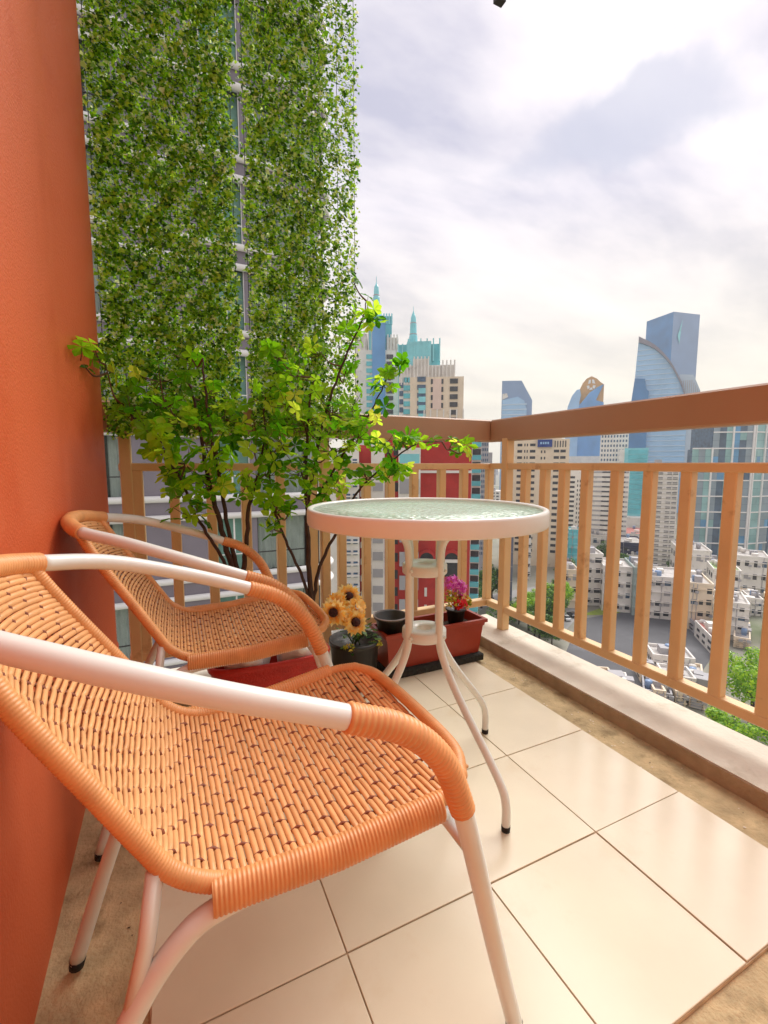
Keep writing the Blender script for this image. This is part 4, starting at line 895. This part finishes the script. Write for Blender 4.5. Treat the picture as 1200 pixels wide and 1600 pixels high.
# ---- low white shophouses around the car park
def low(label,pl,pr,ptop,pbase,mat,rows,wf=.55,nx=3,deep=14,rot=0.0,group=None,name='shophouse',roof=None,win=None):
    g=ground((pl+pr)/2,pbase); D=g.dot(FH); b=Bld(name,label,'building',(pl+pr)/2,D,rot,group); h=b.Z(ptop)
    x0,x1=b.X(pl,pbase),b.X(pr,pbase); m=MB().box(x0,x1,0,deep,0,h); b.part('wall',m,mat)
    pm=MB(); t=.25
    pm.box(x0-.1,x1+.1,-.1,t,h+.002,h+.7); pm.box(x0-.1,x1+.1,deep-t,deep+.1,h+.002,h+.7); pm.box(x0-.1,x0+t,t+.001,deep-t-.001,h+.002,h+.7); pm.box(x1-t,x1+.1,t+.001,deep-t-.001,h+.002,h+.7); b.part('parapet',pm,mat)
    MB().box(x0+t,x1-t,t,deep-t,h+.002,h+.06).build('roof',roof or roof_c,b.root)
    rr_=random.Random(int(pl*7+ptop))
    for q in range(2):
        a=rr_.uniform(x0+1,max(x0+1.1,x1-4)); c=rr_.uniform(2,deep-5); rm=MB(); rm.box(a,a+rr_.uniform(1.5,3),c,c+rr_.uniform(1.5,3),h+.05,h+rr_.uniform(1,2.4)); b.part('roof_hut',rm,rr_.choice([white_c,grey_c]))
    for q in range(3):
        a=rr_.uniform(x0+1,x1-1); c=rr_.uniform(2,deep-2); rm=MB(); rr0=rr_.uniform(.5,.9)
        rm.lathe([(.001,h+1.9),(rr0*.9,h+1.85),(rr0,h+1.6),(rr0,h+.4),(.001,h+.38)],10,(a,c,0)); rm.box(a-.5,a+.5,c-.5,c+.5,h+.06,h+.4); b.part('water_tank',rm,rr_.choice([white_c,grey_c,steel_b]))
    fh=h/rows; big=((x1-x0)/nx*FPX/D>=7 and fh*FPX/D>=8); ac=MB(); wg=MB(); dx=(x1-x0)/nx
    for k in range(rows):
        for i in range(nx):
            cx=x0+(i+.5)*dx; ww=wf*rr_.uniform(.75,1.2); zl=k*fh+fh*rr_.uniform(.28,.34); zh=k*fh+fh*rr_.uniform(.70,.80)
            if rr_.random()<.06: continue
            (MB() if big else wg).box(cx-dx*ww/2,cx+dx*ww/2,-.06,.04,zl,zh).build('window',win or rr_.choice([dark_win,dark_win,blue_win,grey_c]),b.root) if big else wg.box(cx-dx*ww/2,cx+dx*ww/2,-.06,.04,zl,zh)
            if rr_.random()<.5: ax=cx+dx*.36; ac.box(ax-.45,ax+.45,-.5,.02,k*fh+fh*.30,k*fh+fh*.30+.7)
    if wg.v: b.part('window_grid',wg,win or dark_win,stuff=True)
    if ac.v: b.part('air_conditioner',ac,grey_c,stuff=True)
    for q in range(2):
        px0=x0+(x1-x0)*rr_.random(); b.part('drain_pipe',MB().tube([(px0,-.12,0),(px0,-.12,h+.4)],.09,6),grey_c)
    b.part('ledge_row',grid_boxes(x0-.05,x1+.05,fh*.16,h+fh*.16,1,rows,1,.05,-.55,.54),mat,stuff=True)
    # side windows
    b.part('side_window',side_boxes(x0,1,deep-1,.2,h-.2,3,rows,.45,.4),win or dark_win,stuff=True)
    return b
low('white five-storey shophouse with narrow purple sign by the car park lane',921,950,868,946,white_c,5,.6,2,12,R_(14))
low('white office with split windows and loading door behind the car park',952,1000,888,956,white_c,4,.4,3,14,R_(10))
low('long white shophouse terrace with continuous dark window bands facing the car park',1020,1092,905,968,white_c,4,.62,5,16,R_(12))
low('greenish-grey gable-end shophouse joining the long terrace',1001,1019,890,962,M('sage_render',(0.60,0.66,0.64),0.75,0.1,.3),4,.4,1,16,R_(12))
low('cream long terrace with ribbon windows and stained parapet past the terrace end',1093,1130,915,985,cream_c,4,.62,3,16,R_(12))
low('white corner house with small grey windows above the bright tree',1143,1190,945,1000,white_c,4,.4,2,14,R_(8))
low('pale rooftop building with black glazed front under the glass tower',1070,1122,862,925,white_c,3,.5,4,20,R_(10))
low('white flat-roofed house with green awning in front of the glass tower',1128,1172,893,950,white_c,3,.5,3,14,R_(10),roof=M('green_awning',(0.55,0.66,0.40),0.7,0.1,.4))
low('white block with bare roof packed behind the green-awning house',1160,1215,872,930,white_c,3,.45,4,16,R_(6))
low('low white warehouse with reddish sheet roof at mid distance',968,1035,836,862,white_c,2,.5,5,30,R_(10),name='warehouse',roof=M('red_sheet_roof',(0.72,0.42,0.38),0.7,0.15,.4))
low('dark navy hall with flat grey roof in the street block',966,1016,850,880,M('navy_cladding',(0.20,0.20,0.32),0.5,0.1,.3),2,.7,4,24,R_(8),name='hall')
low('white flat roofed depot with grey shutters beside the trees',930,965,838,868,white_c,2,.6,3,26,R_(8),name='depot')
low('small teal glass building standing among street trees',893,909,830,892,teal_g,4,.8,2,10,0,name='glass_house',win=teal_l)
low('grey two-window office annex behind the cream hotel base',847,884,832,872,grey_c,3,.4,3,16,0,name='annex')
low('white framed building with dark lattice balconies near the road',821,834,830,905,white_c,5,.8,3,12,0,name='lattice_house')
low('small white house beside the lane with parked cars',886,912,893,950,cream_c,3,.45,2,10,R_(10),name='house')
low('long white shed with saddle-grey roof at the car park edge',1040,1108,1030,1062,white_c,2,.6,5,7,R_(16),name='shed')
low('low white workshop with dark openings below the shed',1060,1112,1062,1092,white_c,1,.75,4,6,R_(16),name='workshop')
fr_=random.Random(17)
for k in range(86):
    px_=fr_.uniform(885,1240); pb=fr_.choice((fr_.uniform(806,860),fr_.uniform(850,935)))
    if px_>1128 and fr_.random()<.6: pb=fr_.uniform(940,1075)
    if k>74: px_=fr_.uniform(965,1120); pb=fr_.uniform(1092,1130)
    w_=fr_.uniform(12,26); hh=fr_.uniform(10,24)
    low('small pale rowhouse packed among the blocks beyond the car park',px_-w_/2,px_+w_/2,pb-hh,pb,fr_.choice([white_c,white_c,cream_c,grey_c]),fr_.choice((2,3,4)),.5,fr_.choice((2,3)),fr_.uniform(9,18),R_(fr_.uniform(0,22)),'small rowhouses beyond the car park','rowhouse',fr_.choice([None,None,MATS['red_sheet_roof']]))
# filler blocks towards the horizon
fr_=random.Random(9)
for k in range(70):
    az=fr_.uniform(-.12,.95); D=fr_.uniform(330,2200); pxx=CX+FPX*math.tan(az-.0)
    if D<700 and 770<pxx<1100: D+=600
    w=fr_.uniform(14,40); h=fr_.uniform(12,46) if D<1200 else fr_.uniform(15,58)
    lat=D*(pxx-CX)/FPX; p=FH*D+RH*lat
    t=thing('distant_block','small distant city block low on the skyline','building',(p.x,p.y,ZG),-YAW+fr_.uniform(-.4,.4),'distant blocks low on the skyline')
    mt=fr_.choice([white_c,white_c,cream_c,grey_c]); MB().box(-w/2,w/2,0,fr_.uniform(12,24),0,h).build('wall',mt,t)
    MB().box(-w/4,w/6,3,9,h+.01,h+3).build('roof_hut',grey_c,t)
    grid_boxes(-w/2+.5,w/2-.5,1,h-.5,max(2,int(w/4)),max(3,int(h/3.2)),.6,.45,-.2,.25).build('window_grid',fr_.choice([dark_win,blue_win]),t,True)
# ---- street trees
crown_m=leaf_mat('street_tree_leaves',[(0,(0.14,0.26,0.06)),(.5,(0.26,0.44,0.10)),(.85,(0.42,0.60,0.14)),(1,(0.60,0.74,0.20))],.35,.5,'Island')
lime_m=leaf_mat('lime_tree_leaves',[(0,(0.36,0.56,0.06)),(.5,(0.56,0.76,0.10)),(1,(0.80,0.90,0.22))],.45,.5,'Island')
def crown_mesh(seed,n,mat,leaf=.55):
    r=random.Random(seed); m=MB(); cl_=[]
    for k in range(26):
        while True:
            d=Vector((r.uniform(-1,1),r.uniform(-1,1),r.uniform(-.8,1)))
            if d.length<1: break
        cl_.append((d*.82,r.uniform(.2,.38)))
    for k in range(n):
        c,cr=r.choice(cl_); d=Vector((r.gauss(0,1),r.gauss(0,1),r.gauss(.2,1))).normalized(); p=c+d*cr*r.uniform(.6,1.05); a=d.orthogonal().normalized(); a.rotate(Matrix.Rotation(r.random()*6.28,3,d)); bb=(d+Vector((r.uniform(-.6,.6),r.uniform(-.6,.6),r.uniform(-.2,.6)))).normalized().cross(a).normalized(); s=.055*r.uniform(.6,1.4)*leaf/.55
        m.add([p-a*s,p+bb*s*.6,p+a*s,p-bb*s*.6],[(0,1,2,3)])
    me=m.mesh('crown'); me.materials.append(mat); return me
CMS=[crown_mesh(k,2600,crown_m) for k in range(3)]; LMS=crown_mesh(9,5200,lime_m,.42)
def trunk_mesh():
    m=MB(); m.tube([(0,0,0),(.02,.01,.3),(0,0,.6)],[.05,.038,.03],8)
    for k in range(5):
        a=k*1.26; m.tube([(0,0,.5),(.16*math.cos(a),.16*math.sin(a),.72),(.34*math.cos(a),.34*math.sin(a),.98)],[.022,.015,.006],6)
    me=m.mesh('trunk'); me.materials.append(bark); return me
TM=trunk_mesh(); rt=random.Random(6)
def tree(label,px_,pbase,h,r,kind=0,group=None,name='street_tree'):
    g=ground(px_,pbase); t=thing(name,label,'tree',(g.x,g.y,ZG),rt.random()*6.28,group)
    o=obj('trunk',TM,None,t); o.scale=(h*.62,h*.62,h*.62)
    c=obj('crown',LMS if kind==1 else CMS[rt.randrange(3)],None,t); c.location=(0,0,h*.62); c.scale=(r,r,h*.42)
for k,(x,y,h,r) in enumerate([(736,956,13,6),(752,950,14,6.5),(768,944,14,6.5),(742,945,12,5.5),(786,938,10,4),(728,966,12,6)]):
    tree('dark green street tree in the row behind the trough planter',x,y,h,r,0,'dark trees along the road')
for k,(x,y,h,r) in enumerate([(826,985,11,5),(842,1000,10,5.5),(858,985,12,5.5),(872,965,13,5),(812,965,7,4),(862,1008,7,4.5),(836,962,10,4),(880,940,12,4.5),(800,972,5,3)]):
    tree('leafy green tree in the clump below the railing near the car park',x,y,h,r,0 if k%3 else 1,'clump of trees near the car park')
for k,(x,y,h,r) in enumerate([(906,858,12,7),(935,850,13,8),(948,856,10,7),(918,862,10,6)]):
    tree('rounded tree standing among the far white blocks',x,y,h,r,0,'trees among the white blocks')
for k in range(34):
    x=rt.uniform(730,1230); y=rt.uniform(845,950) if x>880 else rt.uniform(925,1005)
    if 880<x<1128 and y>940: continue
    tree('small roadside tree squeezed between the low houses',x,y,rt.uniform(6,11),rt.uniform(3,5),0,'roadside trees between the low houses')
tree('bright lime-green tree crown rising close below the railing',1172,1128,15,7.2,1,None,'lime_tree')
tree('lower lime-green shrubby tree under the bright tree crown',1150,1175,9,6.0,1,None,'lime_tree')
# ---- parked cars by the lane
carm=[M('car_white',(0.86,0.86,0.86),0.25,0.03,coat=.5),M('car_black',(0.10,0.10,0.12),0.25,0.03,coat=.5),M('car_silver',(0.62,0.63,0.65),0.3,0.03,coat=.5)]
def car(label,px_,py_,col,rz):
    g=ground(px_,py_); t=thing('parked_car',label,'car',(g.x,g.y,ZG+.03),rz)
    body=MB(); sec=[(-2.1,.35,.75),(-1.9,.32,.92),(-.9,.32,1.0),(.9,.32,.98),(1.8,.32,.86),(2.1,.36,.70)]
    vs=[];n=len(sec)
    for x,z0,z1 in sec: vs+=[(x,-.85,z0),(x,.85,z0),(x,.80,z1),(x,-.80,z1)]
    fs=[(0,1,2,3),(4*n-1,4*n-2,4*n-3,4*n-4)]
    for i in range(n-1):
        for a in range(4): fs.append((4*i+a,4*i+4+a,4*i+4+(a+1)%4,4*i+(a+1)%4))
    body.add(vs,fs); body.build('body',carm[col],t)
    cb=MB().add([(-1.5,-.75,.97),(1.0,-.75,.97),(1.0,.75,.97),(-1.5,.75,.97),(-1.1,-.62,1.45),(.3,-.62,1.45),(.3,.62,1.45),(-1.1,.62,1.45)],[(4,5,6,7),(0,1,5,4),(1,2,6,5),(2,3,7,6),(3,0,4,7)]); cb.build('cabin',dark_win,t)
    MB().box(-1.08,.28,-.6,.6,1.452,1.48).build('roof',carm[col],t)
    for x in (-1.3,1.3):
        for s in (-1,1): MB().tube([(x,s*.68,.32),(x,s*.88,.32)],.32,12).build('wheel',rubber,t)
car('white car parked by the lane beside the car park',884,968,0,1.2); car('black car parked by the lane beside the white car',894,963,1,1.2)
car('silver car parked on the road behind the dark trees',764,938,2,.3)

# ------------------------------------------------------------------ haze
hb=MB().box(-3200,3200,-3200,3200,ZG-1,262); hm=bpy.data.materials.new('thin_haze'); hm.use_nodes=True; ht_=hm.node_tree; ht_.nodes.remove(ht_.nodes['Principled BSDF'])
pv_=ht_.nodes.new('ShaderNodeVolumePrincipled'); pv_.inputs['Color'].default_value=(0.90,0.94,1.0,1); pv_.inputs['Density'].default_value=0.00028; pv_.inputs['Anisotropy'].default_value=0.2
ht_.links.new(pv_.outputs[0],ht_.nodes['Material Output'].inputs['Volume'])
ho=hb.build('haze',hm); ho['kind']='stuff'
